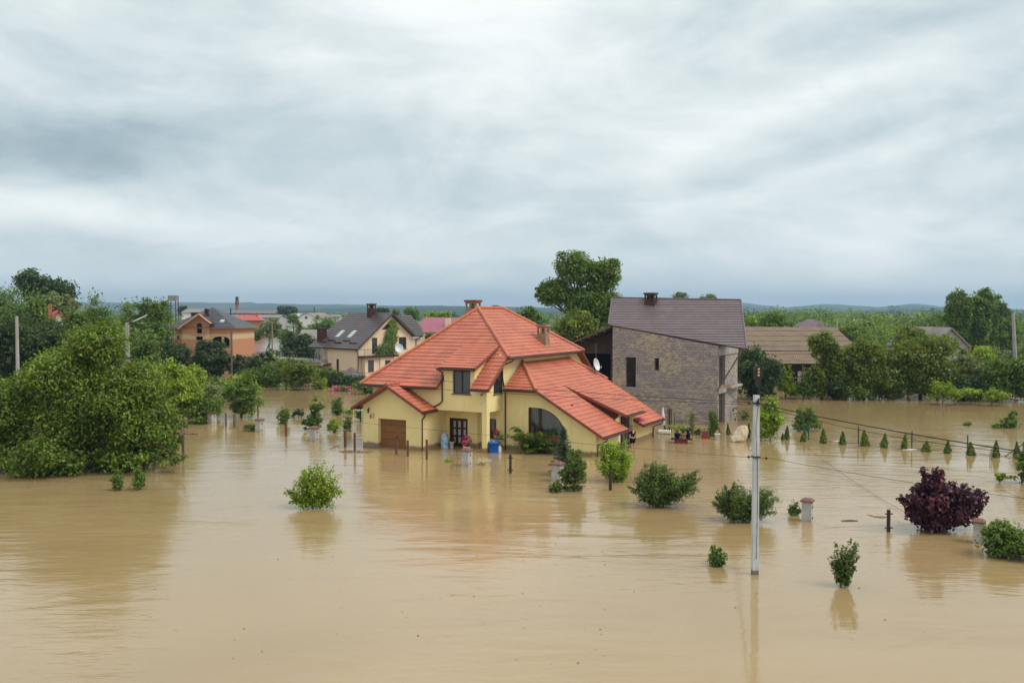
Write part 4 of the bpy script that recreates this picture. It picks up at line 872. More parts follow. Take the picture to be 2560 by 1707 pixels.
TR('shrub', 'small bright bush at the water left of the pink flowers', 'shrub', 'light', 99, [(785, 820, 942, 972)], 1200, .22, 16, .28, tr=.04)
TR('shrub', 'yellow green flowering bush above the pink flowers', 'shrub', 'olive', 101, [(835, 875, 935, 968)], 1500, .22, 20, .26, tr=.04)
TR('shrub', 'green bush right of the pink flowers', 'shrub', 'mid', 100, [(878, 935, 950, 978), (900, 945, 958, 985)], 1800, .22, 20, .26, tr=.04)
TR('shrub', 'bright green bush beside the small brown roof', 'shrub', 'light', 104, [(905, 933, 917, 950)], 1200, .22, 14, .3, tr=.04)
TR('shrub', 'small dark green bush on the bank left of the cream house bushes', 'shrub', 'dark', 108, [(652, 672, 945, 962)], 700, .22, 12, .3, tr=0)
TR('flower_shrub', 'pink flowering bush at the water by the cream house', 'shrub', 'mid', 97.5, [(832, 875, 962, 978)], 700, .2, 14, .3, tr=0)
# behind the yellow house
TR('tree', 'green tree behind the ridge of the cream house', 'tree', 'mid', 260, [(1005, 1050, 765, 800)], 2200, .7, 24, .28)
TR('tree', 'dark tree behind the chimney of the cream house', 'tree', 'dark', 300, [(935, 975, 767, 790)], 1400, .8, 18, .3)
TR('tree', 'pale tree right of the cream house chimney', 'tree', 'silver', 330, [(977, 1000, 770, 792)], 900, .8, 12, .3)
TR('tree', 'low light tree left of the yellow house chimney', 'tree', 'light', 270, [(1052, 1100, 775, 800), (1085, 1130, 776, 800)], 2200, .7, 24, .28)
TR('shrub', 'green bush below the plum coloured roof', 'shrub', 'mid', 130, [(1062, 1092, 822, 850)], 900, .35, 14, .3, tr=0)
TR('tree', 'tree crown behind the right slope of the terracotta roof', 'tree', 'mid', 150, [(1280, 1355, 762, 830), (1330, 1375, 785, 850)], 5200, .45, 50, .26)
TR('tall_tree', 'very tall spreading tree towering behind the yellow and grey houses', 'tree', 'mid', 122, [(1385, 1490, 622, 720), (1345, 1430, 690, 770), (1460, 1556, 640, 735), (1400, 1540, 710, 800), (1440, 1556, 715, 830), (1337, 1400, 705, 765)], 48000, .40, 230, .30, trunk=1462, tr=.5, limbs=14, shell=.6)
TR('tree', 'bright leafy tree below the very tall tree', 'tree', 'olive', 104, [(1378, 1490, 770, 880), (1440, 1500, 790, 860)], 10000, .34, 70, .26)
TR('tree', 'distant tree left of the tall tree on the skyline', 'tree', 'dark', 380, [(1225, 1250, 760, 780)], 700, .8, 12, .3)
TR('tree', 'left one of two far crowns above the grey house ridge', 'tree', 'silver', 300, [(1676, 1724, 729, 760)], 1500, .8, 22, .26)
TR('tree', 'right one of two far crowns above the grey house ridge', 'tree', 'silver', 310, [(1746, 1794, 733, 765)], 1500, .8, 20, .26)
# right bank
TR('tree', 'broad tree behind the corrugated barn ridge', 'tree', 'mid', 170, [(1900, 1970, 770, 825), (1880, 1995, 795, 830)], 5200, .5, 50, .26)
TR('tree', 'light tree just right of the grey house roof', 'tree', 'light', 200, [(1862, 1895, 785, 825)], 1500, .55, 20, .28)
TR('dark_tree', 'dark low tree in front of the left end of the barn', 'tree', 'dark', 98, [(1820, 1950, 862, 995), (1850, 1965, 890, 998), (1840, 1910, 852, 920)], 12000, .32, 90, .22, spiky=.3)
TR('fresh_tree', 'bright green young tree standing in water before the barn wall', 'tree', 'light', 97, [(1938, 1990, 915, 985), (1950, 2022, 950, 996), (1955, 1985, 908, 950)], 4500, .24, 44, .24, tr=.08)
RB = 'trees along the flooded right bank'
TR('bank_tree', 'ragged tree half hiding the right end of the barn roof', 'tree', 'olive', 99, [(2020, 2090, 825, 900), (2050, 2130, 860, 995), (2010, 2080, 905, 998)], 17000, .32, 110, .28, spiky=.4)
TR('bank_tree', 'dense bank tree right of the barn', 'tree', 'olive', 102, [(2100, 2220, 842, 996), (2150, 2270, 868, 998)], 20000, .32, 130, .28, spiky=.2)
TR('bank_tree', 'tall bank tree rising left of the white eaved house', 'tree', 'olive', 104, [(2225, 2320, 808, 900), (2240, 2340, 820, 960)], 11000, .34, 90, .28, auto=False)
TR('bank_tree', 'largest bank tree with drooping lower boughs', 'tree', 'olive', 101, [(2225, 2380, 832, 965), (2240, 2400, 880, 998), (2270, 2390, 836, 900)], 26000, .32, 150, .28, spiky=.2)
TR('bank_tree', 'grey green bank tree right of the largest one', 'tree', 'silver', 103, [(2370, 2450, 876, 998), (2400, 2480, 900, 998)], 11000, .3, 90, .28)
TR('bank_tree', 'dark green bank trees at the right edge of the photo', 'tree', 'mid', 102, [(2445, 2540, 888, 1004), (2510, 2640, 878, 1004)], 17000, .32, 120, .28)
TR('bank_tree', 'mossy tree in the gap behind the bright boughs', 'tree', 'silver', 112, [(2430, 2530, 860, 930), (2520, 2620, 850, 930)], 6000, .34, 60, .22)
TR('bank_shrub', 'dark undergrowth below the corrugated barn, left of the bank trees', 'shrub', 'mid', 101, [(1990, 2060, 930, 998)], 2600, .28, 30, .26, tr=0)
TR('bank_shrub', 'low dark undergrowth under the densest bank tree', 'shrub', 'mid', 99, [(2100, 2180, 950, 1000)], 2600, .28, 30, .26, tr=0)
TR('bank_shrub', 'dark undergrowth between the two middle bank trees', 'shrub', 'mid', 100, [(2205, 2265, 925, 1000)], 2200, .28, 26, .26, tr=0)
TR('bank_shrub', 'dark undergrowth left of the densest bank tree', 'shrub', 'dark', 100, [(2060, 2130, 940, 1000)], 2200, .28, 26, .26, tr=0)
TR('bank_shrub', 'dark undergrowth below the grey green bank tree', 'shrub', 'dark', 100, [(2360, 2460, 930, 1002)], 3000, .28, 30, .26, tr=0)
TR('water_bush', 'bright bush in the water under the largest bank tree', 'shrub', 'light', 92, [(2330, 2385, 950, 996), (2360, 2405, 968, 998), (2318, 2340, 978, 998)], 2600, .24, 34, .24, tr=.05, spiky=.4, auto=False)
TR('water_bush', 'dull green bush right beside the bright bank bush', 'shrub', 'light', 92.5, [(2402, 2450, 966, 992)], 1300, .22, 18, .26, tr=.04, auto=False)
TR('water_bush', 'bright bush in the water near the right edge', 'shrub', 'light', 91, [(2458, 2500, 972, 1000), (2490, 2525, 975, 998), (2470, 2495, 965, 985)], 1800, .22, 24, .25, tr=.04, spiky=.4, auto=False)
TR('tree', 'green tree rising in front of the white eaved gable', 'tree', 'olive', 106, [(2290, 2400, 832, 900), (2385, 2440, 868, 960)], 7000, .32, 60, .28, auto=False)
TR('poplar', 'left trunk of the tall poplar clump on the right', 'tree', 'mid', 160, [(2358, 2430, 725, 850), (2375, 2420, 716, 790)], 14000, .45, 90, .30, spiky=.3)
TR('poplar', 'middle of the tall poplar clump on the right', 'tree', 'mid', 162, [(2410, 2480, 722, 860), (2440, 2490, 716, 800)], 14000, .45, 90, .30, spiky=.3)
TR('poplar', 'right shoulder of the tall poplar clump beside the concrete pole', 'tree', 'mid', 158, [(2470, 2520, 735, 880), (2500, 2545, 770, 900)], 12000, .45, 90, .30, spiky=.3)
TR('tree', 'olive tree below the tall poplars', 'tree', 'olive', 130, [(2355, 2440, 800, 880), (2410, 2500, 815, 900)], 8000, .4, 60, .25)
TR('tree', 'dark tree between the poplars and the concrete pole', 'tree', 'mid', 128, [(2480, 2550, 790, 920)], 6000, .4, 50, .24)
TR('shrub', 'yellow green bush right of the white gabled house', 'shrub', 'light', 112, [(2425, 2485, 855, 890), (2450, 2490, 865, 900)], 2600, .28, 26, .26, tr=0)
TR('tree', 'soft grey green tree on the skyline left of the poplars', 'tree', 'silver', 260, [(2180, 2260, 790, 850), (2240, 2320, 785, 850)], 5200, .7, 50, .26)
TR('tree', 'pale tree touching the poplars at their left', 'tree', 'silver', 250, [(2310, 2370, 783, 850)], 3000, .7, 30, .26)
TR('tree', 'yellowish tree behind the concrete lamp post beyond the barn', 'tree', 'olive', 180, [(2095, 2180, 805, 860)], 4000, .5, 40, .26)
TR('tree', 'dark pine like tree right of the barn ridge', 'tree', 'dark', 190, [(2150, 2200, 800, 870)], 2400, .5, 30, .24, spiky=.5)
TR('tree', 'pale skyline tree right of the concrete pole', 'tree', 'silver', 200, [(2545, 2620, 790, 880)], 2500, .6, 30, .26)
# far woods as one mass
def woods():
    rg = np.random.default_rng(77); C = []; N = []; V = []; SZ = []
    def one(px, d, h, r, n, sz, tint):
        x = PD(px, 800, d).x; C0 = []
        for q in range(7):
            a = rg.uniform(0, 6.28); rr = r*.5*rg.uniform(.2, 1); cc = np.array([x+rr*math.cos(a), d+rr*math.sin(a), h*rg.uniform(.35, .8)]); m = n//7
            u = rg.normal(size=(m, 3)); u /= np.linalg.norm(u, axis=1)[:, None]; C.append(cc+u*rg.uniform(.4, 1, m)[:, None]*np.array([r*.55, r*.5, h*.28]))
            nn = u*.7+np.array([0, 0, .5])+rg.normal(0, .3, (m, 3)); N.append(nn/np.linalg.norm(nn, axis=1)[:, None]); V.append(tint+rg.normal(0, .08)+rg.normal(0, .13, m)); SZ.append(np.full(m, sz))
    for k in range(520):
        d = 280+1500*rg.uniform()**1.3; px = rg.uniform(-350, 2900)
        if 560 < px < 1130 and d < 640: continue
        h = rg.uniform(5, 10.5)*(1+.2*(px > 1900)); one(px, d, h, h*rg.uniform(.6, 1.2), 140 if d < 900 else 63, 1.0 if d < 500 else (1.7 if d < 900 else 2.7), rg.normal(.5, .3))
    for k in range(150):
        d = 140+260*rg.uniform(); px = rg.uniform(1850, 3000)
        if d < 165 and px < 2180: continue
        h = rg.uniform(5.5, 10)*(.85+d/900); one(px, d, h, h*rg.uniform(.5, .85), 560 if d < 250 else 280, .5 if d < 250 else .8, rg.normal(.48, .3))
    for k in range(60):
        d = 100+160*rg.uniform(); px = rg.uniform(-500, 330); h = rg.uniform(5, 9); one(px, d, h, h*.7, 420, .5, rg.normal(.3, .15))
    me = leaves_mesh('distant_woods', np.concatenate(C), np.concatenate(N), np.concatenate(SZ), np.concatenate(V), .8, rng=rg); me.materials.append(L['mid'])
    tag(link(bpy.data.objects.new('distant_woods', me)), 'far tree belts fading towards the hills', kind='stuff')
woods()

# ---- garden plants standing in the flood
def gd_(py): return G(1280, py).y
def plant(name, label, kind, basey, boxes, n, size, clumps=30, cr=.26, **kw):
    d = gd_(basey); kw.setdefault('tr', .05); return tree(name, label, kw.pop('cat', 'shrub'), kind, d, boxes, n, size, clumps, cr, zbase=-.8, **kw)
plant('shrub', 'light green loose bush alone in the open water left of centre', 'light', 1268, [(738, 850, 1165, 1250), (708, 790, 1225, 1268), (790, 862, 1205, 1272), (745, 800, 1160, 1215)], 7650, 0.128, 70, .2, trunk=778, tr=.035, limbs=12, spiky=.5, depth=.7, fan=True)
plant('sapling', 'left one of two green saplings by the walnut tree', 'mid', 1222, [(278, 312, 1178, 1228)], 900, .12, 16, .3, tr=.02, fan=True)
plant('sapling', 'right one of two green saplings by the walnut tree', 'mid', 1218, [(328, 370, 1165, 1226), (335, 355, 1160, 1190)], 1100, .12, 20, .3, tr=.02, fan=True)
plant('peach_bush', 'wide dark green peach bush in the water right of centre', 'peach', 1258, [(1585, 1700, 1165, 1268), (1640, 1755, 1180, 1250), (1570, 1640, 1185, 1255), (1610, 1680, 1150, 1215), (1720, 1760, 1170, 1215)], 22562, 0.136, 100, .2, asp=.35, spiky=.5, tr=.05, limbs=12, fan=True)
plant('peach_bush', 'dark green peach bush directly behind the utility pole', 'peach', 1292, [(1790, 1880, 1215, 1300), (1850, 1945, 1215, 1305), (1812, 1850, 1195, 1250), (1780, 1830, 1235, 1285)], 16625, 0.128, 80, .2, asp=.35, spiky=.5, tr=.05, limbs=12, fan=True)
plant('shrub', 'small leafy bush alone in the water left of the utility pole foot', 'mid', 1408, [(1765, 1815, 1370, 1418), (1775, 1808, 1352, 1390)], 1575, 0.102, 24, .24, tr=.02, limbs=10, spiky=.3, fan=True)
plant('sapling', 'thin sapling standing in the open water at lower right', 'peach', 1465, [(2085, 2140, 1395, 1472), (2075, 2125, 1345, 1430), (2115, 2160, 1345, 1410)], 2337, 0.111, 34, .2, asp=.5, tr=.03, limbs=12, trunk=2110, fan=True)
plant('shrub', 'small bush beside the cracked stone pillar with the brown cap', 'peach', 1288, [(1970, 2002, 1252, 1290)], 684, .11, 14, .28, tr=.02, fan=True)
plant('purple_bush', 'dark purple leaved hazel bush at the right', 'purple', 1322, [(2262, 2400, 1195, 1320), (2330, 2460, 1210, 1330), (2290, 2380, 1172, 1260), (2255, 2330, 1230, 1310), (2400, 2475, 1225, 1290)], 19200, .17, 110, .18, asp=.85, spiky=.5, tr=.07, limbs=14, fan=True)
plant('shrub', 'rounded green bush in front of the rightmost pillar', 'mid', 1378, [(2445, 2560, 1300, 1395), (2470, 2620, 1320, 1390), (2480, 2550, 1290, 1350)], 11200, .13, 80, .22, tr=.05)
plant('shrub', 'dense narrow leaved bush right of the pillar near the wing corner', 'peach', 1222, [(1400, 1468, 1140, 1228), (1410, 1465, 1120, 1190)], 5200, .14, 60, .22, asp=.4, tr=.05)
plant('shrub', 'low bush at the foot of the pillar near the wing corner', 'peach', 1228, [(1370, 1408, 1200, 1232)], 900, .13, 16, .28, asp=.4, tr=.02)
plant('shrub', 'yellow green bush in front of the lower wing corner', 'light', 1200, [(1490, 1580, 1110, 1205), (1505, 1575, 1095, 1170), (1525, 1585, 1150, 1205)], 10400, .15, 70, .22, tr=.05, asp=.45, fan=True)
plant('garden_tree', 'leafy green shrub growing at a brown post left of the garage', 'mid', 1088, [(690, 730, 1018, 1060)], 1300, .16, 24, .26, trunk=714, tr=.03)
plant('shrub', 'drab leaning bush between the post shrub and the tall grey green one', 'dark', 1068, [(728, 765, 1020, 1045), (740, 760, 1012, 1035)], 700, .16, 16, .24, tr=.03)
plant('garden_tree', 'tall two tiered grey green fruit tree left of the garage', 'mid', 1076, [(772, 810, 985, 1040), (755, 805, 1035, 1078), (770, 806, 1020, 1060)], 3200, .17, 44, .24, trunk=785, tr=.04)
plant('garden_tree', 'round crowned sapling just left of the garage roof tip', 'mid', 1055, [(826, 858, 992, 1038)], 1400, .17, 24, .26, trunk=842, tr=.04)
plant('garden_tree', 'light green lollipop sapling before the garage', 'light', 1098, [(818, 852, 1040, 1082)], 1300, .15, 22, .26, trunk=836, tr=.02)
plant('garden_tree', 'grey green sapling crown on the brown stake near the garage', 'silver', 1092, [(852, 882, 1032, 1078)], 1200, .15, 22, .26, trunk=866, tr=.03)
plant('shrub', 'green bush close against the left garage wall', 'mid', 1070, [(890, 912, 1010, 1055)], 900, .17, 14, .28, tr=.03)
plant('shrub', 'low green plants in the water behind the garage corner', 'light', 1042, [(852, 895, 1018, 1036)], 600, .16, 14, .3, tr=0)
plant('shrub', 'low plant at the foot of the second stone pillar', 'mid', 1078, [(608, 645, 1056, 1078)], 700, .16, 14, .3, tr=0)
plant('fresh_tree', 'taller bright garden tree right of the utility pole top', 'light', 1098, [(1892, 1965, 1010, 1075), (1900, 1950, 980, 1030), (1895, 1945, 1060, 1102)], 5200, .19, 60, .22, tr=.05, trunk=1928)
plant('shrub', 'round green bush behind the green fence posts', 'mid', 1074, [(1980, 2050, 1032, 1078), (1990, 2035, 1008, 1050)], 3800, .18, 44, .24, tr=.04)
plant('shrub', 'thin willow shoots at the right corner of the grey house', 'silver', 1048, [(1830, 1850, 990, 1046), (1850, 1880, 1020, 1050)], 500, .17, 14, .24, tr=.03)
plant('floating_bush', 'drifting clump of green brush at the far right', 'mid', 1068, [(2505, 2550, 1040, 1070), (2520, 2545, 1022, 1052), (2475, 2530, 1056, 1070)], 1600, .2, 26, .26, tr=.03)
plant('floating_bush', 'tiny tuft of leaves in the open water left of the drifting brush', 'mid', 1062, [(2408, 2428, 1053, 1064)], 260, .18, 8, .3, tr=0)
plant('floating_bush', 'half sunk weeds near the right end of the conifer row', 'light', 1200, [(2488, 2512, 1178, 1208), (2505, 2545, 1186, 1196)], 700, .14, 18, .24, tr=.02)
plant('shrub', 'leafy branch entering from the right edge beyond the purple bush', 'mid', 1160, [(2540, 2600, 1125, 1180), (2545, 2580, 1150, 1210)], 1500, .16, 24, .26, tr=.05, trunk=2562)
plant('floating_bush', 'green weeds floating in front of the porch', 'light', 1154, [(1112, 1130, 1146, 1156)], 200, .13, 8, .3, tr=0)
plant('shrub', 'leafy bush left of the clay and blue pots', 'olive', 1082, [(1735, 1755, 1068, 1088), (1752, 1770, 1070, 1086)], 500, .15, 12, .3, tr=0)

def conifer(name, label, bx, by, h_px, w_px, kind='thuja', n=1500, size=.10, group=None, cat='conifer', round_=False, seedx=0):
    """slim dense conifer: short sprays set round a cone"""
    p = G(bx, by); s = 2250/p.y; h = h_px/s*(1+.08*math.sin(bx*1.7)); w_ = w_px/s*1.08; rg = np.random.default_rng(int(bx*7+by)+seedx)
    u = rg.uniform(0, 1, n)**1.25; th = rg.uniform(0, 2*math.pi, n)
    prof = (np.sin(np.clip((1-u)*1.45+.12, 0, 1.57)))**1.1*np.where(u < .12, .80+u*1.6, 1.0)
    lump = 1+.20*np.sin(th*4+u*13+bx)+.14*np.sin(th*3-u*19+bx*2)+.10*math.sin(bx)
    r = w_*.5*prof*lump*rg.uniform(.72, 1.05, n)*(1-u*.12)
    ln_ = .10*math.sin(bx*2.3)*u*h; P = np.stack([r*np.cos(th)+ln_, r*np.sin(th), u*h+rg.normal(0, .02, n)], 1)
    N = np.stack([np.cos(th), np.sin(th), np.full(n, .45)], 1)+rg.normal(0, .35, (n, 3)); N /= np.linalg.norm(N, axis=1)[:, None]
    root = empty(name, (p.x, p.y, 0), label, cat, group)
    me = leaves_mesh('crown', P, N, size, .5+rg.normal(0, .18, n)+.15*np.sin(th*4+u*9), .5, rng=rg); me.materials.append(L[kind]); link(bpy.data.objects.new('crown', me), root)
    MB().tube([(0, 0, -.8), (0, 0, h*.8)], [.05, .015], 6).build('trunk', M['bark'], root); return root
q2 = lambda X, Y: (1800+X/3.095, 1000+Y/3.095)
row = [(67, 268, 92, 30, 'lone slim one left of the white boulder'), (215, 290, 118, 34, 'one between the white boulder and the utility pole'), (488, 305, 48, 26, 'tiny one leaning at the first right of the pole'), (517, 303, 95, 34, 'one just right of the bright garden tree'), (645, 320, 96, 44, 'one in front of the round green bush, by a post'),
       (800, 332, 112, 50, 'tall one right of the round green bush'), (948, 344, 108, 44, 'slim one midway between the second and third green posts'), (1122, 355, 118, 56, 'wide one just right of the third green post'), (1270, 367, 106, 58, 'broad squat one between the third and fourth green posts'), (1423, 380, 112, 48, 'one just left of the fourth green post'),
       (1593, 397, 76, 56, 'shortest one in the right half of the row'), (1760, 410, 100, 50, 'one between the shortest and the fifth green post'), (1942, 426, 112, 54, 'one touching the fifth green post'), (2132, 443, 126, 50, 'one beside two thin stakes'), (2300, 452, 124, 56, 'last one before the right edge, beside a leaning rod')]
for X_, Y_, h_, w_, txt in row:
    a_, b_ = q2(X_, Y_); conifer('thuja', 'thuja in the flooded row, '+txt, a_, b_, h_/3.095, w_/3.095, n=900, size=.13, group='thujas in the flooded garden row')
conifer('thuja', 'slim dark thuja rising out of the juniper by the arched window', 1290, 1112, 54, 22, n=1000, size=.11)
conifer('thuja', 'tiny thuja beside the brown gate posts', 1663, 1074, 20, 6, n=300, size=.10)
# spreading juniper: arching fans
def juniper():
    p = G(1325, 1134); root = empty('juniper', (p.x, p.y, 0), 'spreading bright green juniper at the water under the arched window', 'shrub'); rg = np.random.default_rng(31); s = 2250/p.y
    P = []; N = []; V = []
    for k in range(44):
        a = rg.uniform(-.15, math.pi+.15) if k % 3 else rg.uniform(0, 2*math.pi); ln = rg.uniform(.8, 2.15); x0 = rg.uniform(-.5, .9); z0 = rg.uniform(.05, .25)
        hx = rg.uniform(.2, 1.35)*(.5 if math.cos(a) > .3 else 1.0)+(.55 if x0 < 0 else 0)*rg.uniform(0, 1)
        n = 200; t = rg.uniform(0.05, 1, n)**.8
        ax_ = np.stack([x0+math.cos(a)*ln*t, math.sin(a)*ln*t*-.55+.3, z0+hx*np.sin(t*2.0)], 1)
        wd = .24*(1-t*.6); ax_ += rg.normal(0, 1, (n, 3))*wd[:, None]*np.array([.6, .6, .35]); P.append(ax_); nn = rg.normal(0, .35, (n, 3))+np.array([0, 0, 1]); N.append(nn/np.linalg.norm(nn, axis=1)[:, None]); V.append(.35+.35*t+rg.normal(0, .12, n))
    P = np.concatenate(P); P[:, 2] = np.maximum(P[:, 2], .02)
    me = leaves_mesh('branches', P, np.concatenate(N), .13, np.concatenate(V), .4, rng=rg); me.materials.append(L['conifer']); link(bpy.data.objects.new('branches', me), root)
    MB().tube([(0, .3, -.6), (.2, .3, .4)], .08, 6).build('trunk', M['bark'], root)
juniper()
def spruce():
    p = G(1408, 1188); s = 2250/p.y; root = empty('spruce_tree', (p.x, p.y, 0), 'blue green spruce behind the pillar near the wing corner', 'conifer'); rg = np.random.default_rng(8)
    H_ = (1188-1062)/s; W_ = 62/s; P = []; N = []; V = []; tb = MB(); tb.tube([(0, 0, -.8), (0, 0, H_)], [.08, .01], 6)
    for k in range(95):
        u = (k+rg.uniform())/95; z = .1+u*(H_-.2); a = k*2.399+rg.uniform(-.3, .3); ln = (1-u)**.8*W_*.62*rg.uniform(.7, 1.1)+.06
        n = int(30+60*(1-u)); t = rg.uniform(.1, 1, n); b = np.stack([math.cos(a)*ln*t, math.sin(a)*ln*t, z-.18*ln*t+.22*ln*t*t], 1)
        P.append(b+rg.normal(0, .05, (n, 3))*np.array([1, 1, .7])); nn = rg.normal(0, .4, (n, 3))+np.array([0, 0, 1]); N.append(nn/np.linalg.norm(nn, axis=1)[:, None]); V.append(.3+.4*t+rg.normal(0, .12, n)); tb.tube([(0, 0, z), tuple(b[np.argmax(t)])], [.012, .004], 4, False)
    me = leaves_mesh('crown', np.concatenate(P), np.concatenate(N), .12, np.concatenate(V), .35, rng=rg); me.materials.append(L['spruce']); link(bpy.data.objects.new('crown', me), root); tb.build('trunk', M['bark'], root)
spruce()
print('LEAVES', TOTAL[0])
# ------------------------------------------------------------------ far buildings
def gable_house(name, label, cat, px0, px1, py_eave, py_ridge, d, depth, wall, roof, rz=0.0, ridge='x', over=.4, z0=-1.0, wins=(), hip=0.0, walls_only=False):
    sc = 2250/d; wd = (px1-px0)/sc; ze = CAMH-(py_eave-780)/sc; zr = CAMH-(py_ridge-780)/sc; c = PD((px0+px1)/2, 800, d)
    r = empty(name, (c.x, d, 0), label, cat, rz=rz); w2 = wd/2-over
    if ridge == 'x':
        m = MB(); m.box(-w2, w2, 0, depth, z0, ze-.05)
        for sx in (-1, 1): m.raw([(sx*w2, 0, ze-.05), (sx*w2, depth, ze-.05), (sx*(w2-hip), depth/2, zr-.3)], [(0, 1, 2)])
        m.build('wall', wall, r); k = MB()
        k.slab([(-wd/2, -over, ze-.1), (wd/2, -over, ze-.1), (wd/2-hip, depth/2, zr), (-wd/2+hip, depth/2, zr)], 0, .15)
        k.slab([(-wd/2, depth+over, ze-.1), (wd/2, depth+over, ze-.1), (wd/2-hip, depth/2, zr), (-wd/2+hip, depth/2, zr)], 0, .15)
        if hip:
            for sx in (-1, 1): k.slab([(sx*wd/2, -over, ze-.1), (sx*wd/2, depth+over, ze-.1), (sx*(wd/2-hip), depth/2, zr)], 0, .15)
    else:
        m = MB(FW(0)); m.wall([(-w2, z0), (w2, z0), (w2, ze), (0, zr-.3), (-w2, ze)], [], .3); m.xf = None; m.box(-w2, -w2+.3, .302, depth, z0, ze); m.box(w2-.3, w2, .302, depth, z0, ze); m.box(-w2+.3, w2-.3, depth-.3, depth, z0, ze)
        m.build('wall', wall, r); k = MB()
        for sx in (-1, 1): k.slab([(sx*wd/2, -over, ze-.2), (sx*wd/2, depth, ze-.2), (0, depth, zr), (0, -over, zr)], 0, .15)
    k.build('roof', roof, r)
    for (a, b, z_0, z_1) in wins:
        x0, x1 = (a-(px0+px1)/2)/sc, (b-(px0+px1)/2)/sc; zt, zb = CAMH-(z_0-780)/sc, CAMH-(z_1-780)/sc
        f = MB().box(x0, x1, -.06, -.002, zb, zt).build('window', M['white'], r); MB().box(x0+.12, x1-.12, -.09, -.062, zb+.12, zt-.12).build('pane', M['glassdark'], f)
    return r, sc
# long factory
d = 520.0; sc = 2250/d
r = empty('factory', (PD(820, 800, d).x, d, 0), 'long pale factory hall with a dark roof and a band of windows', 'factory')
fx = lambda px: (px-820)/sc; fz = lambda py: CAMH-(py-780)/sc
MB().box(fx(590), fx(720), 0, 30, -1, fz(783)).build('wall', M['whitewall'], r)
MB().slab([(fx(550), -.5, fz(782.5)), (fx(700), -.5, fz(783.5)), (fx(690), 26, fz(774.5)), (fx(556), 26, fz(774.5))], 0, .5).build('roof', M['slatefar'], r)
MB().box(fx(552), fx(590), 0, 30, -1, fz(783)).build('side_wing', M['whitewall'], r)
for i in range(11):
    x = fx(560)+i*(fx(688)-fx(560))/11; MB().box(x, x+2.1, -.1, -.002, fz(788), fz(785.3)).build('window', M['glassdark'], r)
r = empty('factory', (PD(820, 800, 560).x, 560, 0), 'second white factory hall behind the round dark tree', 'factory'); s2 = 2250/560; gx = lambda px: (px-820)/s2
MB().box(gx(738), gx(790), 0, 20, -1, CAMH-(781-780)/s2).build('wall', M['whitewall'], r); MB().box(gx(737), gx(791), -.5, 20.5, CAMH-(781-780)/s2, CAMH-(779-780)/s2).build('roof', M['slatefar'], r)
c = PD(593, 800, 600); r = empty('factory_chimney', (c.x, 600, 0), 'tall red brick factory chimney with a scaffolded dark top', 'chimney'); s3 = 2250/600
MB().tube([(0, 0, -1), (0, 0, 15), (0, 0, 19.4)], [1.15, .95, .8], 14).build('shaft', M['redbrick'], r)
k = MB(); k.lathe([(1.3, 14.6), (1.4, 14.9), (1.3, 15.2)], 14); k.lathe([(1.0, 17.6), (1.0, 19.6), (.6, 19.7)], 14)
for q in range(8): k.tube([(1.2*math.cos(q*.785), 1.2*math.sin(q*.785), 14.8), (1.05*math.cos(q*.785), 1.05*math.sin(q*.785), 18)], .08, 4)
k.build('scaffold_top', M['darkpost'], r)
for px, d_, top, lab in ((577, 480, 770, 'thin dark stack in front of the factory roof'), (786, 640, 768, 'thin dark stack on the horizon right of the white gambrel house')):
    p = PD(px, 800, d_); o = MB().tube([(0, 0, -1), (0, 0, CAMH-(top-780)*d_/2250)], .35, 8).build('stack', M['darkpost']); o.location = (p.x, d_, 0); tag(o, lab, 'chimney')
r, sc = gable_house('red_roofed_house', 'brick house with a bright red metal roof by the far lake shore', 'house', 578, 655, 800, 787, 330, 9, M['redbrick'], M['redroof'], R(8), hip=2.5, wins=((588, 592, 798, 804), (600, 603, 797, 802)))
MB().box(3.0, 3.5, 3, 3.5, 6, 9.3).build('chimney', M['redroof'], r)
gable_house('grey_hall', 'long low grey roofed shed between the factory and red roofed house', 'shed', 562, 700, 793, 787, 380, 10, M['oldplaster'], M['oldgrey'])
# white gambrel house
d = 300.0; sc = 2250/d; c = PD(766, 800, d); r = empty('white_house', (c.x, d, 0), 'white house with a curved gambrel roof and one dark attic window', 'house', rz=R(-14)); u = lambda px: (px-766)/sc; z = lambda py: CAMH-(py-780)/sc
prof = [(-3.2, z(802)), (-2.9, z(796)), (-1.8, z(789)), (0, z(783)), (1.8, z(788)), (2.9, z(795)), (3.2, z(802))]
MB(FW(0)).wall([(-3.0, -1), (3.0, -1)]+prof[::-1], [], .3).build('wall', M['whitewall'], r)
k = MB()
for i in range(len(prof)-1):
    a, b = prof[i], prof[i+1]; k.slab([(a[0]*1.05, -.3, a[1]+.15), (b[0]*1.05, -.3, b[1]+.15), (b[0]*1.05, 13, b[1]+.15), (a[0]*1.05, 13, a[1]+.15)], 0, .15)
k.build('roof', M['oldgrey'], r); MB().box(-.5, .35, -.08, -.002, z(797), z(791)).build('window', M['glassdark'], r); MB().box(-3, 3, .302, 13, -1, z(802)).build('rear_wall', M['whitewall'], r)
gable_house('low_house', 'low grey roofed building left of the white gambrel house', 'house', 698, 748, 815, 799, 420, 8, M['whitewall'], M['oldgrey'], R(5))
gable_house('grey_shed', 'long shed with weathered grey roof behind the terrace', 'shed', 742, 812, 845, 825, 175, 8, M['oldgrey'], M['oldgrey'])
gable_house('far_shed', 'pale roofed far shed behind the cream house', 'shed', 800, 850, 791, 787, 420, 9, M['oldplaster'], M['oldgrey'])
r, sc = gable_house('plum_roofed_house', 'house with a plum coloured metal roof between cream and yellow houses', 'house', 1042, 1148, 829, 794, 170, 12, M['cream'], M['purpleroof'], R(-6))
MB().box(1.0, 2.0, 1.8, 2.6, 5.5, CAMH-(796-780)/sc).build('chimney', M['cream'], r)
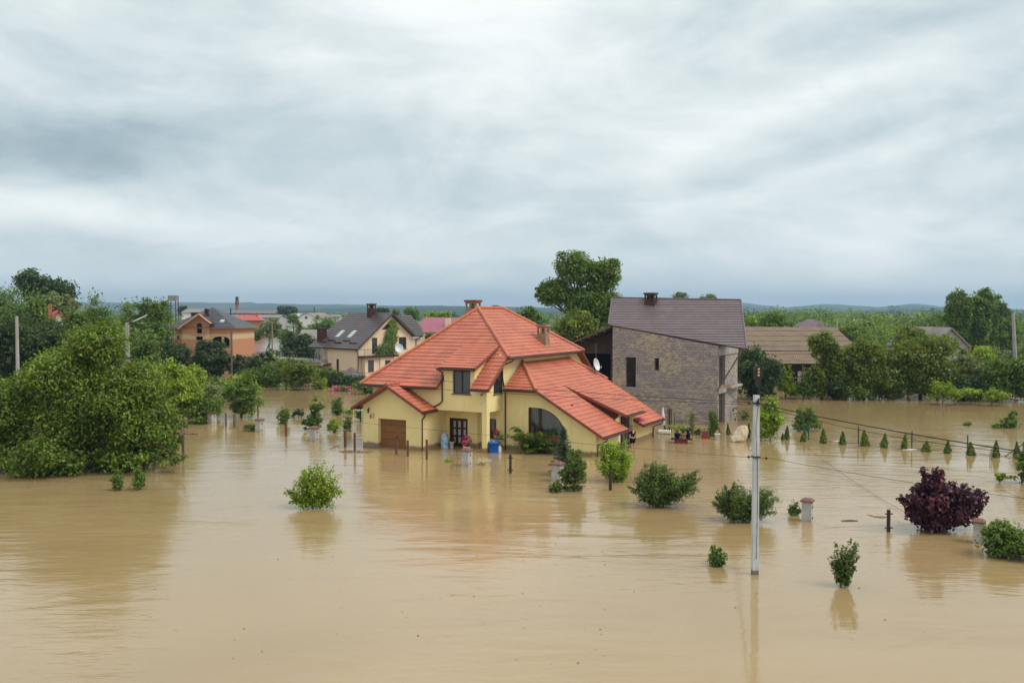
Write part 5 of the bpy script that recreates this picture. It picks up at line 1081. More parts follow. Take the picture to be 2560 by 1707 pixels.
gable_house('grey_roofed_house', 'grey roofed houses beside the brick roof on the horizon', 'house', 452, 500, 781, 772, 330, 12, M['whitewall'], M['oldgrey'])
# hidden house glimpsed through the left trees
r, sc = gable_house('orange_roofed_house', 'pale house with orange chimneys glimpsed between the left trees', 'house', 118, 175, 800, 776, 128, 8, M['cream'], M['redroof'], R(30), ridge='y', wins=((140, 152, 800, 812),))
MB().box(-1.2, -.7, 2, 2.5, 8.3, 10.6).build('chimney', M['red_tile'], r)
d = 220; p = PD(395, 800, d); r = empty('tower', (p.x, d+10, 0), 'dark water tower top peeping over the willow like tree', 'tower')
k = MB()
for sx, sy in ((-1, -1), (1, -1), (1, 1), (-1, 1)): k.tube([(sx*1.2, sy*1.2, -1), (sx*.9, sy*.9, 12.6)], .12, 5)
k.build('frame', M['darkpost'], r); MB().box(-1.0, 1.1, -1, 1, 12.3, 13.7).build('tank', M['oldgrey'], r)
# barn
d = 118.0; sc = 2250/d; c = PD(2005, 800, d); r = empty('barn', (c.x, d, 0), 'long barn with weathered brown corrugated roof behind the dark tree', 'barn', rz=R(-3)); u = lambda px: (px-2005)/sc; z = lambda py: CAMH-(py-780)/sc
bb = MB(); bb.box(u(1880), u(2120), 0, 12, -1.4, z(906)); 
for sx in (u(1880), u(2120)): bb.raw([(sx, 0, z(906)), (sx, 12, z(906)), (sx, 6, z(826))], [(0, 1, 2)])
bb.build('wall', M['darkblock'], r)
k = MB(); tiled(k, [(u(1862), -.2, z(877)), (u(2150), -.2, z(877)), (u(2122), 6, z(821)), (u(1862), 6, z(818))], 0, 1.5, .30, .05, .05, 6); k.slab([(u(1862), 12.4, z(877)), (u(2150), 12.4, z(877)), (u(2122), 6, z(821)), (u(1862), 6, z(818))], 0, .1)
ro = k.build('roof', M['corr'], r); k = MB(); k.slab([(u(1862), -.2, z(877)), (u(2150), -.2, z(877)), (u(2122), 6, z(821)), (u(1862), 6, z(818))], .02, .08); k.build('roof_lining', M['greypost'], ro)
k = MB(); tiled(k, [(u(1900), -2.6, z(905)-.1), (u(2140), -2.6, z(905)-.1), (u(2140), -.3, z(879)), (u(1900), -.3, z(879))], 0, 1.5, .30, .05, .04, 6); k.build('lean_to_roof', M['corr'], r)
k = MB()
for i in range(6): k.tube([(u(1905)+i*2.4, -2.4, -1.4), (u(1905)+i*2.4, -2.4, z(906)-.1)], .1, 6)
k.build('lean_to_posts', M['greypost'], r); MB().box(u(1985), u(2040), -2.3, -2.1, -1.4, z(925)).build('low_wall', M['greyblock'], r)
gable_house('mauve_roofed_house', 'house with a mauve hipped roof behind the barn ridge', 'house', 1998, 2095, 820, 798, 190, 9, M['cream'], M['mauveroof'], hip=3.6)
gable_house('pale_roofed_house', 'far white roofed building above the trees right of the barn', 'house', 2122, 2156, 806, 799, 420, 8, M['whitewall'], M['dish'])
gable_house('white_gabled_house', 'grey walled house with white eaves among the right bank trees', 'house', 2318, 2434, 864, 818, 114, 9, M['concrete'], M['oldgrey'], R(12), ridge='y', over=.3)

# ------------------------------------------------------------------ poles and wires
def pole(name, label, px, d_or_base, ytop, r0, r1, m, base=True, lean=0.0):
    p = G(px, d_or_base) if base else PD(px, 800, d_or_base); d = p.y; h = CAMH-(ytop-780)*d/2250
    r = empty(name, (p.x, d, 0), label, 'pole'); MB().tube([(0, 0, -1.5), (lean, 0, h)], [r0, r1], 8).build('shaft', m, r); return r, h
# main utility pole: square tapering concrete with rust weeps
up = G(1887, 1435); hp = CAMH-(988-780)*up.y/2250
def polemat():
    m, t, b = mat('rust_streaked_concrete', (.45, .47, .47), .85, 0, .2); o = t.add('ShaderNodeTexCoord').outputs['Object']; sp = t.add('ShaderNodeSeparateXYZ'); t.l.new(o, sp.inputs[0])
    n = t.noise(t.mapping(o, (6, 6, 1.5)), 1.0, 6, .65); c = t.mix(t.rng(n, .35, .65), (.54, .56, .56, 1), (.42, .44, .44, 1))
    ln = t.m('ABSOLUTE', t.m('ADD', t.m('SUBTRACT', sp.outputs[0], .0), t.m('MULTIPLY', t.m('SUBTRACT', t.noise(t.mapping(o, (0, 0, 1.6)), 1.0, 4), .5), .10)))
    f = t.m('MULTIPLY', t.rng(ln, .0, .018, 1, 0), t.rng(t.noise(t.mapping(o, (1, 1, 1.1), (0, 0, 0), (0, 0, 4)), 1.0, 3), .50, .60, 0, .9)); c = t.mix(f, c, (.13, .045, .03, 1))
    base_ = t.rng(sp.outputs[2], .14, .2, .8, 0); c = t.mix(base_, c, (.06, .06, .055, 1)); t.l.new(c, b.inputs['Base Color']); return m
ur = empty('utility_pole', (up.x, up.y, 0), 'pale square concrete utility pole with rust streaks standing in the water', 'pole', rz=R(6))
MB().frustum(0, 0, -1.0, hp, .225, .20, .185, .17).build('shaft', polemat(), ur)
for zc_, nm in ((CAMH-(1143-780)*up.y/2250, 'lower_clamp'), (hp-.28, 'upper_clamp')):
    k = MB(); k.box(-.13, .13, -.12, .12, zc_-.03, zc_+.03); k.tube([(-.32, -.13, zc_+.02), (.34, -.13, zc_-.04)], .012, 5); k.lathe([(0, .05), (.045, .03), (.045, -.03), (0, -.05)], 8, (-.32, -.13, zc_+.02)); k.lathe([(0, .05), (.045, .03), (.045, -.03), (0, -.05)], 8, (.34, -.13, zc_-.04))
    k.build(nm, M['black'], ur)
k = MB()
for i in range(7): k.tube([(-.05+.02*i, -.12, hp-.38+.03*i), (.04-.02*i, -.15, hp-.22), (.06, -.12, hp-.10-.03*(i % 3))], .012, 4)
k.tube([(.04, -.11, hp-.3), (-.06, -.125, hp-1.2), (.02, -.125, 3.9), (.03, -.125, 2.4), (.0, -.13, .6)], .010, 4); k.build('cable_bundle', M['wire'], ur)
MB().tube([(.06, 0, hp-.4), (.10, 0, hp-.1), (.10, .02, hp+.3)], .032, 8).build('lamp_arm', M['black'], ur)
k = MB(); zl = hp+.28
def tapered(c, pts): return k.raw([(c[0]+x, y, c[1]+z) for y in (-.06, .06) for x, z in pts], [tuple(range(len(pts))), tuple(range(len(pts), 2*len(pts)))[::-1]]+[(i, (i+1) % len(pts), len(pts)+(i+1) % len(pts), len(pts)+i) for i in range(len(pts))])
tapered((.06, zl), [(-.07, 0), (.07, 0), (.09, .25), (.17, .45), (.16, .66), (.08, .78), (-.08, .78), (-.16, .66), (-.17, .45), (-.09, .25)])
lh = k.build('lamp_head', M['black'], ur)
for i in range(3):
    k = MB(); k.lathe([(.045, 0), (.04, -.02), (0, -.03)], 12, (0, 0, 0)); k.v = [Vector((.05+v.x, -.061+v.z, zl+.44+.11*i+v.y)) for v in k.v]; k.build('lens', M['yellowlens'], lh)
# distant pole with street lamp at the left
lp = PD(318, 800, 66); hl = CAMH-(806-780)*66/2250; lr_ = empty('street_lamp', (lp.x, 66, 0), 'concrete street lamp pole rising through the walnut tree', 'lamp')
MB().frustum(0, 0, -1.4, hl, .30, .26, .22, .2).build('pole', M['concrete'], lr_); MB().tube([(0, 0, hl-.2), (.3, -.2, hl), (.9, -.4, hl+.2)], .04, 6).build('arm', M['greypost'], lr_)
k = MB(); k.lathe([(0, -.5), (.10, -.35), (.14, 0), (.10, .4), (0, .5)], 10, sy=1); k.v = [Vector((.55+.55+v.z*1.3*.9, -.45+v.y, hl+.28+v.z*.55+v.x*.45)) for v in k.v]; k.build('lamp_head', M['dish'], lr_)
k = MB(); k.box(-.2, .2, -.18, .18, hl-1.32, hl-1.24); k.box(-.4, .25, -.18, .18, hl-2.62, hl-2.54); k.build('clamps', M['black'], lr_)
pole('utility_pole', 'leaning concrete pole standing in front of the dark tree at far left', 42, 84, 790, .20, .14, M['concrete'], base=False)
pole('utility_pole', 'dark wooden pole before the right corner of the brick house', 578, 122, 822, .14, .11, M['greypost'], base=False)
pole('utility_pole', 'white pole standing alone in the pale lake', 635, 877, 828, .14, .11, M['oldplaster'])
r, h = pole('utility_pole', 'double timber pole with a leaning brace in the lake', 681, 880, 806, .2, .15, M['wood']); MB().tube([(-3.4, 6, -1), (-.3, .2, h-3.4)], .13, 6).build('brace', M['wood'], r); k = MB(); k.tube([(-.6, 0, h-.4), (.6, 0, h-.4)], .08, 5); k.build('cross_arm', M['black'], r)
pole('utility_pole', 'thin pole between the lake and the white gambrel house', 729, 190, 805, .12, .09, M['oldplaster'], base=False)
pole('utility_pole', 'short pale stake before the large olive bush', 758, 965, 932, .05, .04, M['greypost'])
pole('utility_pole', 'weathered leaning concrete pole at the right edge before the trees', 2548, 100, 782, .28, .17, M['concrete'], base=False, lean=-.7)
pole('utility_pole', 'short concrete lamp pole behind the barn roof', 2093, 150, 797, .16, .13, M['concrete'], base=False)
pole('utility_pole', 'slim pole behind the dark round garden tree', 645, 1040, 1000, .07, .06, M['greypost'])
def wire(label, p, q, sag=.2, r=.012, n=22, cat='wire'):
    p, q = Vector(p), Vector(q); pts = [p.lerp(q, i/n)-Vector((0, 0, sag*4*(i/n)*(1-i/n))) for i in range(n+1)]
    tag(MB().tube(pts, r, 5).build('overhead_wire', M['wire']), label, cat); 
zt = hp-.28; zm = CAMH-(1143-780)*up.y/2250
wl_ = lambda py: PD(318, py, 66)
wire('upper of the two dark cables crossing the terracotta roof to the pole', (up.x, up.y-.12, zt), wl_(846), .55, .010)
wire('lower of the two dark cables crossing the terracotta roof to the pole', (up.x, up.y-.12, zt-.06), wl_(893), .45, .010)
wire('thin wire crossing the yellow wall low down to the pole middle', (up.x-.32, up.y-.13, zm), wl_(985), .25, .007)
wire('thick bundled cable running from the pole top to the right edge', (up.x, up.y-.12, zt), PD(2760, 1158, 22), .12, .017)
wire('thin second cable below the bundle from the pole top rightwards', (up.x, up.y-.12, zt-.05), PD(2760, 1150, 22), .30, .009)
wire('thin wire from the pole middle to the right edge', (up.x+.34, up.y-.13, zm), PD(2760, 1270, 22), .10, .007)
hc = C2+Vector((0, 0, 0)); hw_ = Matrix.Rotation(-TH, 4, 'Z')
for i, (za, lab) in enumerate(((3.0, 'lowest service cable from the grey house corner to the pole'), (3.35, 'middle service cable from the grey house corner to the pole'), (3.6, 'top service cable from the grey house corner to the pole'))):
    wire(lab, (up.x+.02, up.y+.1, hp-.02-.1*i), C2+(hw_ @ Vector((.3, 1.2+i*.3, za))), .5+.15*i, .014)
wire('slack wire dropping from the fence to the purple bush', G(2000, 1104, .55), PD(2262, 1280, 42), .2, .010)
wire('short slack wire rising to the right edge below the weeds', G(2498, 1222, .05), PD(2600, 1258, 38), .05, .010)

# ------------------------------------------------------------------ fence pillars and posts
def pillar(label, px, py, h_px, w_px, rz=-TH, worn_=False):
    p = G(px, py); s = 2250/p.y; h = h_px/s; w_ = w_px/s/1.28
    r = empty('stone_pillar', (p.x, p.y, 0), label, 'pillar', 'capped stone pillars of the flooded fence', rz=rz)
    MB().box(-w_/2, w_/2, -w_/2, w_/2, -1, h).build('shaft', M['oldplaster'], r)
    k = MB(); k.box(-w_/2-.07, w_/2+.07, -w_/2-.07, w_/2+.07, h, h+.06); k.frustum(0, 0, h+.06, h+.15, w_+.10, w_+.10, w_*.72, w_*.72); k.build('cap', M['pillarcap'], r)
    for z in (h*.72, h*.18): MB().box(w_/2, w_/2+.035, -.035, .035, z-.04, z+.04).build('hinge', M['black'], r)
    return r
pillar('weathered pillar at the left, beside the spreading leafy bush', 530, 1059, 26, 20)
pillar('pillar right of the dark round garden tree', 649, 1080, 30, 20)
pillar('pillar standing before the two tiered fruit tree', 786, 1103, 33, 22)
pillar('pillar with dry twigs on its cap in front of the porch', 1167, 1164, 38, 26)
pillar('pillar half hidden by the narrow leaved bush near the wing corner', 1394, 1202, 42, 30)
pillar('pillar standing free in the water with a tiny bush at its left', 2018, 1302, 50, 30)
pillar('pillar between the purple bush and the rounded green bush', 2446, 1356, 52, 30)
def post(label, px, py, h_px, w_px, m, nm='fence_post', clamps=0, group=None, n=10):
    p = G(px, py); s = 2250/p.y; h = h_px/s; r = max(.03, w_px/s/2); e = empty(nm, (p.x, p.y, 0), label, 'post', group)
    MB().tube([(0, 0, -1), (0, 0, h)], r, n).build('shaft', m, e)
    for i in range(clamps):
        z = h*(.82 if i == 0 else .18); MB().tube([(-r*2.1, -r*.4, z), (r*2.1, -r*.4, z)], r*.42, 6).build('clamp', m, e)
    return e
post('left one of the two grey timber posts before the dark round tree', 565, 1066, 34, 5, M['greypost']); post('right one of the two grey timber posts before the dark round tree', 586, 1069, 34, 6, M['greypost'])
post('rusty brown post under the leafy shrub left of the garage', 715, 1091, 38, 6, M['rusty']); post('brown stake carrying the grey green sapling crown', 863, 1116, 40, 7, M['rusty'])
post('rusty brown post with driftwood at its foot, nearest the garage', 887, 1129, 48, 6, M['rusty'])
post('leftmost rusty post in front of the garage door', 991, 1136, 39, 6, M['rusty']); post('rusty post at the right edge of the garage door', 1019.5, 1140, 40, 6, M['rusty']); post('tallest rusty post, before the garage downpipe', 1067, 1148, 50, 6, M['rusty'])
post('dark post with two clamps, before the juniper', 1276, 1183, 48, 7, M['darkpost'], clamps=2); post('plain dark post between the yellow green bush and the peach bush', 1526, 1225, 50, 8, M['darkpost'])
pd_ = post('dark post with two clamps, left of the purple bush', 2221, 1328, 55, 9, M['darkpost'], clamps=2)
dk = MB(); rnd = random.Random(4)
for i in range(7): dk.tube([(0, 0, 0), (-.35-.12*i*.5, .05*i-.1, .02*rnd.uniform(-1, 1)), (-.75-rnd.uniform(0, .25), .1*rnd.uniform(-1, 1), .05+.05*i*.3)], [.02, .018, .006], 5)
o = dk.build('driftwood', M['wood']); o.location = G(2221, 1328)+Vector((0, 0, .62)); tag(o, 'bundle of drifted twigs snagged on the clamped post', 'driftwood')
for i, (X_, Y_, h_, txt) in enumerate([(318, 280, 66, 'behind the trunk of the bright garden tree'), (685, 308, 130, 'just right of the round green bush'), (1070, 342, 140, 'left of the wide thuja'), (1484, 378, 140, 'right of the fourth slim thuja beside a floating white scrap'), (1915, 410, 142, 'touching a thuja near the right edge'), (2345, 452, 130, 'last one at the right edge beside the final thuja')]):
    a_, b_ = q2(X_, Y_); post('thin green fence post, '+txt, a_, b_, h_/3.095, 3.2, M['greenpost'], 'green_post')
z3_ = lambda X, Y: (1640+X/10.69, 1020+Y/10.69)
for X_, Y_, h_, txt in ((490, 570, 40, 'right of the brown gate posts'), (1632, 620, 60, 'beside the vine at the grey house corner')):
    a_, b_ = z3_(X_, Y_); post('thin green fence post, '+txt, a_, b_, h_, 2.2, M['greenpost'], 'green_post')
for X_, w_, txt in ((318, 1.4, 'left thin'), (362, 4.2, 'thick middle'), (412, 1.4, 'right thin')):
    a_, b_ = z3_(X_, 665); post(txt+' brown bar of the gate post beside the low roof tip', a_, b_, 62, w_, M['maroon'], 'gate_post')
for px, py, h_, lab in ((2475, 1150, 22, 'left one of two thin stakes by a thuja'), (2479, 1148, 27, 'right one of two thin stakes by a thuja')): post(lab, px, py, h_, 2, M['wood'], 'stake')
k = MB(); k.tube([(0, 0, 0), (1.5, 0, 1.05)], .03, 5); o = k.build('leaning_rod', M['wire']); o.location = G(2513, 1140); tag(o, 'dark rod leaning out of the water near the right edge', 'rod')
# thin strands between the green posts
ps = [q2(X_, Y_) for X_, Y_ in ((0, 262), (318, 280), (685, 308), (1070, 342), (1484, 378), (1915, 410), (2345, 452), (2700, 485))]
for z_, lab in ((.10, 'sagging wire strand just above the water between the green posts'),):
    pts = []
    for i in range(len(ps)-1):
        a, b = G(*ps[i]), G(*ps[i+1])
        for j in range(8): f = j/8; pts.append(a.lerp(b, f)+Vector((0, 0, z_-.12*4*f*(1-f)*.6)))
    tag(MB().tube(pts, .012, 4).build('fence_wire', M['wire']), lab, 'wire')

# ------------------------------------------------------------------ things round the yellow house
def put(o, p): o.location = p; return o
def leafball(name, parent, c, r, n, kind, size, seed, petals=None, pn=0, world=False):
    rg = np.random.default_rng(seed); u = rg.normal(size=(n, 3)); u /= np.linalg.norm(u, axis=1)[:, None]; P = np.array(c)+u*np.array(r)*(rg.uniform(.3, 1, n)**.5)[:, None]; N = u*.6+np.array([0, 0, .5])+rg.normal(0, .3, (n, 3)); N /= np.linalg.norm(N, axis=1)[:, None]
    me = leaves_mesh(name, P, N, size, .5+rg.normal(0, .2, n), .55, rng=rg, zclip=False); me.materials.append(L[kind]); o = link(bpy.data.objects.new(name, me), parent)
    if petals:
        u = rg.normal(size=(pn, 3)); u /= np.linalg.norm(u, axis=1)[:, None]; u[:, 1] = -np.abs(u[:, 1]); P = np.array(c)+u*np.array(r)*1.03
        me = leaves_mesh('flowers', P, u, size*1.05, np.full(pn, .5), 1.0, rng=rg, zclip=False); me.materials.append(M[petals]); tag(link(bpy.data.objects.new('flowers', me), parent), kind='stuff')
    return o
def pot(root, c, r, h, m, sq=False):
    k = MB(); k.lathe([(r*.7, 0), (r, h*.85), (r*1.08, h*.85), (r*1.08, h), (r*.9, h), (r*.85, h*.8), (0, h*.8)], 14, c); k.raw([(c[0]+r*.7*math.cos(t_*.785), c[1]+r*.7*math.sin(t_*.785), c[2]) for t_ in range(8)], [tuple(range(8))]); return k.build('pot', M[m], root, True)
# flower box under the arched window
fb = empty('flower_box', loc((7.75, 3.30, .85)), 'red flower box with red geraniums under the arched window', 'flower box', rz=-TH)
for a0 in (-1.35, .15): MB().frustum(a0+.6, 0, .0, .2, 1.15, .2, 1.3, .26).build('trough', M['redbasket'], fb)
leafball('plants', fb, (0, 0, .33), (1.5, .18, .20), 900, 'mid', .10, 3, 'redpetal', 60)
# porch things
e = empty('sack', loc((.55, 1.95, 0)), 'blue and white plastic sack leaning by the porch side wall', 'sack', rz=-TH); k = MB(); k.lathe([(.26, -.4), (.30, .1), (.29, .5), (.24, .85), (.12, 1.0), (.03, 1.03)], 12, sy=.8); k.build('bag', M['lightblue'], e, True)
e = empty('potted_plant', loc((.98, 2.2, 0)), 'white flower pot standing beside the blue sack', 'plant pot'); pot(e, (0, 0, 0), .17, .42, 'white'); leafball('plant', e, (0, 0, .55), (.22, .2, .2), 120, 'dark', .12, 4)
e = empty('flowering_plant', loc((2.35, 1.95, 0)), 'pink flowering potted plant in front of the porch wall', 'plant'); pot(e, (0, 0, -.2), .22, .35, 'terracotta'); leafball('plant', e, (0, 0, .55), (.36, .3, .48), 380, 'olive', .12, 5, 'pink', 60)
e = empty('water_drum', loc((4.62, 1.75, 0)), 'blue plastic drum beside the porch pillar', 'drum'); k = MB(); k.lathe([(.28, -.5), (.33, 0), (.36, .62), (.39, .63), (.39, .72), (.32, .76), (.32, .70), (0, .66)], 18); k.build('body', M['blue'], e, True)
k = MB(); k.lathe([(.05, 0), (.05, .06), (0, .06)], 10, (0, 0, .74)); k.build('bung', M['white'], e)
e = empty('canister', loc((4.98, 1.95, 0)), 'small white canister behind the blue drum', 'canister'); MB().lathe([(.12, -.3), (.13, .35), (.06, .42), (.05, .48), (0, .48)], 12).build('body', M['white'], e, True)
e = empty('potted_flowers', loc((4.0, 3.2, .78)), 'red and white flowers on the porch window ledge', 'flowers', rz=-TH); MB().box(-.35, .55, -.12, .12, -.08, 0).build('shelf', M['brownframe'], e); pot(e, (-.05, 0, 0), .13, .2, 'white'); leafball('plant', e, (0, 0, .35), (.26, .15, .22), 160, 'mid', .10, 6, 'redpetal', 50)
e = empty('shrub', loc((4.35, 2.6, 0)), 'small grey green plant below the porch window', 'shrub'); leafball('crown', e, (0, 0, .35), (.45, .3, .35), 300, 'silver', .12, 7)
# satellite dishes
def dish(label, p, r, rz, tilt=R(20), mast=.8):
    e = empty('satellite_dish', p, label, 'satellite dish', rz=rz); k = MB(); prof = [(r*t_, .28*r*t_*t_) for t_ in (0.02, .25, .5, .75, 1.0)]+[(r*1.02, .30*r), (r*.98, .30*r-.03), (.01, -.03)]; k.lathe(prof, 24)
    mx_ = Matrix.Rotation(math.pi/2-tilt, 4, 'X'); k.v = [mx_ @ Vector((v.x*.92, v.y, v.z)) for v in k.v]; k.build('reflector', M['dish'], e, True)
    k = MB(); k.tube([(0, .05, 0), (0, .18, -.1), (0, .2, -mast)], .025, 6); k.build('mast', M['paleconc'], e)
    k = MB(); k.tube([(0, -.1, -r*.9), (0, -r*.9, -r*.55), (0, -r*1.05, -r*.35)], .018, 6); k.lathe([(0, -.07), (.045, -.05), (.045, .05), (0, .07)], 8, (0, -r*1.05, -r*.3)); k.build('feed_arm', M['paleconc'], e); return e
dish('white satellite dish behind the terracotta wing roof', PD(1488, 912, 71), .50, R(58), R(15), 1.2)
dish('white satellite dish on the cream house balcony', ch.matrix_world @ Vector((0, 0, 0)) if False else Vector((ch.location.x, ch.location.y, 0))+Matrix.Rotation(R(45), 4, 'Z') @ Vector((5.9, -1.5, 4.45)), .62, R(20), R(18), 1.0)
an = MB(); pa = PD(1490, 885, 71.5); an.tube([(0, 0, -1.6), (0, 0, .9)], .02, 5)
for i in range(4): an.tube([(-.12, 0, .2+i*.18), (.12, 0, .2+i*.18)], .008, 4)
o = an.build('roof_antenna', M['greypost']); o.location = pa; tag(o, 'thin antenna mast above the satellite dish', 'antenna')
# hanging flowers, clothes drier frame, parasol, table, pots
e = empty('hanging_flowers', loc((11.95, 10.25, 1.62)), 'hanging pot of pink flowers at the low eave beside the entrance', 'flower pot'); pot(e, (0, 0, -.1), .13, .2, 'white'); leafball('plant', e, (0, 0, .16), (.30, .3, .13), 120, 'mid', .09, 8, 'pink', 110)
e = empty('hanging_flowers', loc((12.0, 8.4, 1.35)), 'green leafy hanging basket under the entrance eave', 'flower pot', rz=-TH); pot(e, (0, 0, -.1), .12, .18, 'white'); leafball('plant', e, (0, 0, .05), (.16, .16, .25), 140, 'silver', .09, 9)
k = MB()
for q in (0, 1, 2): k.tube([(11.95, 8.35+.1*q, 1.5), (12.0, 8.4, 2.2)], .008, 4)
k.v = [v-Vector((12.0, 8.4, 1.35)) for v in k.v]; o = k.build('cords', M['wire'], e)
e = empty('parasol', G(1657, 1080), 'closed white parasol behind the low roof tip', 'parasol'); MB().tube([(0, 0, -.8), (0, 0, 1.95)], .025, 6).build('pole', M['white'], e); MB().lathe([(.02, 2.0), (.10, 1.6), (.17, 1.1), (.20, .6), (.14, .55), (.02, .6)], 12).build('canopy', M['white'], e, True)
e = empty('garden_table', G(1650, 1083), 'white slatted plastic table under the closed parasol', 'table', rz=-.2); k = MB()
for i in range(7): k.box(-.1+i*.14, .0+i*.14, -.5, .5, .22, .25)
k.box(-.1, .88, -.52, -.5, .08, .25); k.build('top', M['white'], e)
for x, y in ((-.05, -.45), (.83, -.45), (-.05, .45), (.83, .45)): MB().tube([(x, y, -.6), (x, y, .22)], .03, 6).build('leg', M['white'], e)
pt = G(1704, 1107); e = empty('plant_bench', pt, 'low dark red bench carrying plant pots in the water', 'bench', rz=-.15); MB().box(-.75, .75, -.4, .4, .26, .32).build('top', M['maroon'], e); MB().box(-.5, .42, -.28, .28, -.6, .26).build('base', M['redbasket'], e)
def potted(label, dx, m, seed, kind='conifer', h=.75, pr=.22):
    p = pt+Vector((dx, 0 if dx < .3 else .2, .32)); e = empty('potted_palm', p, label, 'potted plant'); pot(e, (0, 0, 0), pr, .40, m)
    rg = np.random.default_rng(seed); P = []; N = []
    for q in range(16):
        a = rg.uniform(0, 6.28); l_ = h*rg.uniform(.6, 1); t_ = rg.uniform(.05, 1, 30); c_ = np.stack([math.cos(a)*l_*.7*t_, math.sin(a)*l_*.7*t_, .38+l_*(1.3*t_-.75*t_*t_)], 1); P.append(c_+rg.normal(0, .015, c_.shape)); nn = rg.normal(0, .4, c_.shape)+np.array([0, 0, 1]); N.append(nn/np.linalg.norm(nn, axis=1)[:, None])
    P = np.concatenate(P); me = leaves_mesh('leaves', P, np.concatenate(N), .12, .5+rg.normal(0, .2, len(P)), .4, rng=rg, zclip=False); me.materials.append(L[kind]); link(bpy.data.objects.new('leaves', me), e)
potted('palm like plant in a navy pot on the bench', -.32, 'navy', 1, 'light', 1.1); potted('dark plant in a clay pot on the bench', .10, 'terracotta', 2, 'mid', .8, .24); potted('plant in a dark pot at the right end of the bench', .5, 'navy', 3, 'dark', .6, .2)
e = empty('basket', G(1764, 1096), 'red woven basket with a dark box on it near the vine', 'basket'); MB().frustum(0, 0, -.3, .28, .48, .36, .56, .42).build('weave', M['redbasket'], e); MB().box(-.22, .2, -.15, .15, .28, .58).build('box', M['rusty'], e)
e = empty('bucket', G(1793, 1097.5), 'white bucket of kindling standing in the water near the boulder', 'bucket'); MB().lathe([(.14, -.3), (.20, .35), (.22, .36), (.22, .42), (.18, .42), (.17, .3), (0, .3)], 16).build('pail', M['white'], e, True)
k = MB()
for q in range(5): k.tube([(.03*q-.06, .02, .3), (.05*q-.1, 0, .62+.05*(q % 3))], .025, 5)
k.build('kindling', M['lightwood'], e)
e = empty('vine', G(1782, 1091), 'dark vine column climbing beside the white bucket', 'climber'); rg = np.random.default_rng(12); n = 1500; t_ = rg.uniform(0, 1, n); P = np.stack([.1*np.sin(t_*4)+rg.normal(0, 1, n)*(.12+.14*(1-t_)**1.5), rg.normal(0, .12, n), t_*1.95+.02], 1); N = rg.normal(size=(n, 3))+np.array([0, -1, .5]); N /= np.linalg.norm(N, axis=1)[:, None]
me = leaves_mesh('leaves', P, N, .13, .35+.35*(t_ > .85)+rg.normal(0, .15, n), .8, rng=rg); me.materials.append(L['mid']); link(bpy.data.objects.new('leaves', me), e); MB().tube([(0, 0, -.6), (0, 0, 1.9)], .03, 5).build('stake', M['wood'], e)
e = empty('vine', G(1730, 1087), 'thin vine on a dark stake left of the red basket', 'climber'); n = 350; t_ = rg.uniform(0, 1, n); P = np.stack([rg.normal(0, .09, n), rg.normal(0, .08, n), t_*1.7+.02], 1); N = rg.normal(size=(n, 3)); N /= np.linalg.norm(N, axis=1)[:, None]
me = leaves_mesh('leaves', P, N, .13, .5+rg.normal(0, .15, n), .7, rng=rg); me.materials.append(L['mid']); link(bpy.data.objects.new('leaves', me), e); MB().tube([(0, 0, -.6), (0, 0, 2.0)], .02, 5).build('stake', M['wood'], e)
# boulder
def boulder():
    p = G(1852, 1104); bm = bmesh.new(); bmesh.ops.create_icosphere(bm, subdivisions=4, radius=1.0); rnd = random.Random(9)
    planes = [(Vector((rnd.gauss(0, 1), rnd.gauss(0, 1), rnd.gauss(0, .8))).normalized(), rnd.uniform(.62, .90)) for _ in range(22)]
    for v in bm.verts:
        c = v.co.copy()
        for n_, d_ in planes:
            q = c.dot(n_)
            if q > d_: c -= n_*(q-d_)*.92
        z = c.z; h_ = .07*math.sin(c.x*9+z*4)*math.cos(c.y*8)+.015*math.sin(z*9+c.x*7); c.x = c.x*(.62+h_)*(1-.22*max(0, z))+.13*z; c.y = c.y*.5*(1+h_); c.z = z*(.86+h_*.5)+.62
        if c.z < .40: c.x = c.x*1.12-.10
        v.co = c
    me = bpy.data.meshes.new('boulder'); bm.to_mesh(me); bm.free(); me.materials.append(M['stone']); o = link(bpy.data.objects.new('boulder', me)); o.location = p; tag(o, 'big cream white boulder standing in the water beside the utility pole', 'rock')
boulder()
# drift and flotsam
rnd = random.Random(21); k = MB()
for i in range(16):
    a = rnd.uniform(-.5, .5); x = rnd.uniform(-1.3, .9); l_ = rnd.uniform(.3, 1.0); k.tube([(x, rnd.uniform(-.3, .3), .02), (x+l_*.5*math.cos(a), .3*math.sin(a), rnd.uniform(.03, .15)), (x+l_*math.cos(a), l_*math.sin(a)*.6, .02)], [.025, .02, .008], 5)
put(tag(k.build('driftwood', M['wood']), 'tangle of driftwood at the post left of the garage', 'driftwood'), G(886, 1130))
k = MB(); k.tube([(0, 0, .02), (.5, .12, .08), (1.0, .2, .04)], [.02, .03, .01], 6); k.tube([(.1, .8, .02), (.55, 1.2, .07)], .03, 5); put(tag(k.build('driftwood', M['wood']), 'loose drifting sticks below the lollipop sapling', 'driftwood'), G(822, 1122))
k = MB(); k.raw([(-.6, 0, .05), (-.2, -.15, .03), (.5, -.12, .02), (.75, .1, .12), (.1, .2, .06), (-.6, .1, .06), (-.6, 0, .0), (-.2, -.15, -.02), (.5, -.12, -.03), (.75, .1, .07), (.1, .2, .0), (-.6, .1, .0)], [(0, 1, 2, 3, 4, 5), (11, 10, 9, 8, 7, 6)]+[(i, (i+1) % 6, 6+(i+1) % 6, 6+i) for i in range(6)]); put(tag(k.build('board', M['greypost']), 'grey board floating against the garage corner', 'board'), G(930, 1117.5)+Vector((0, -.25, .02)))
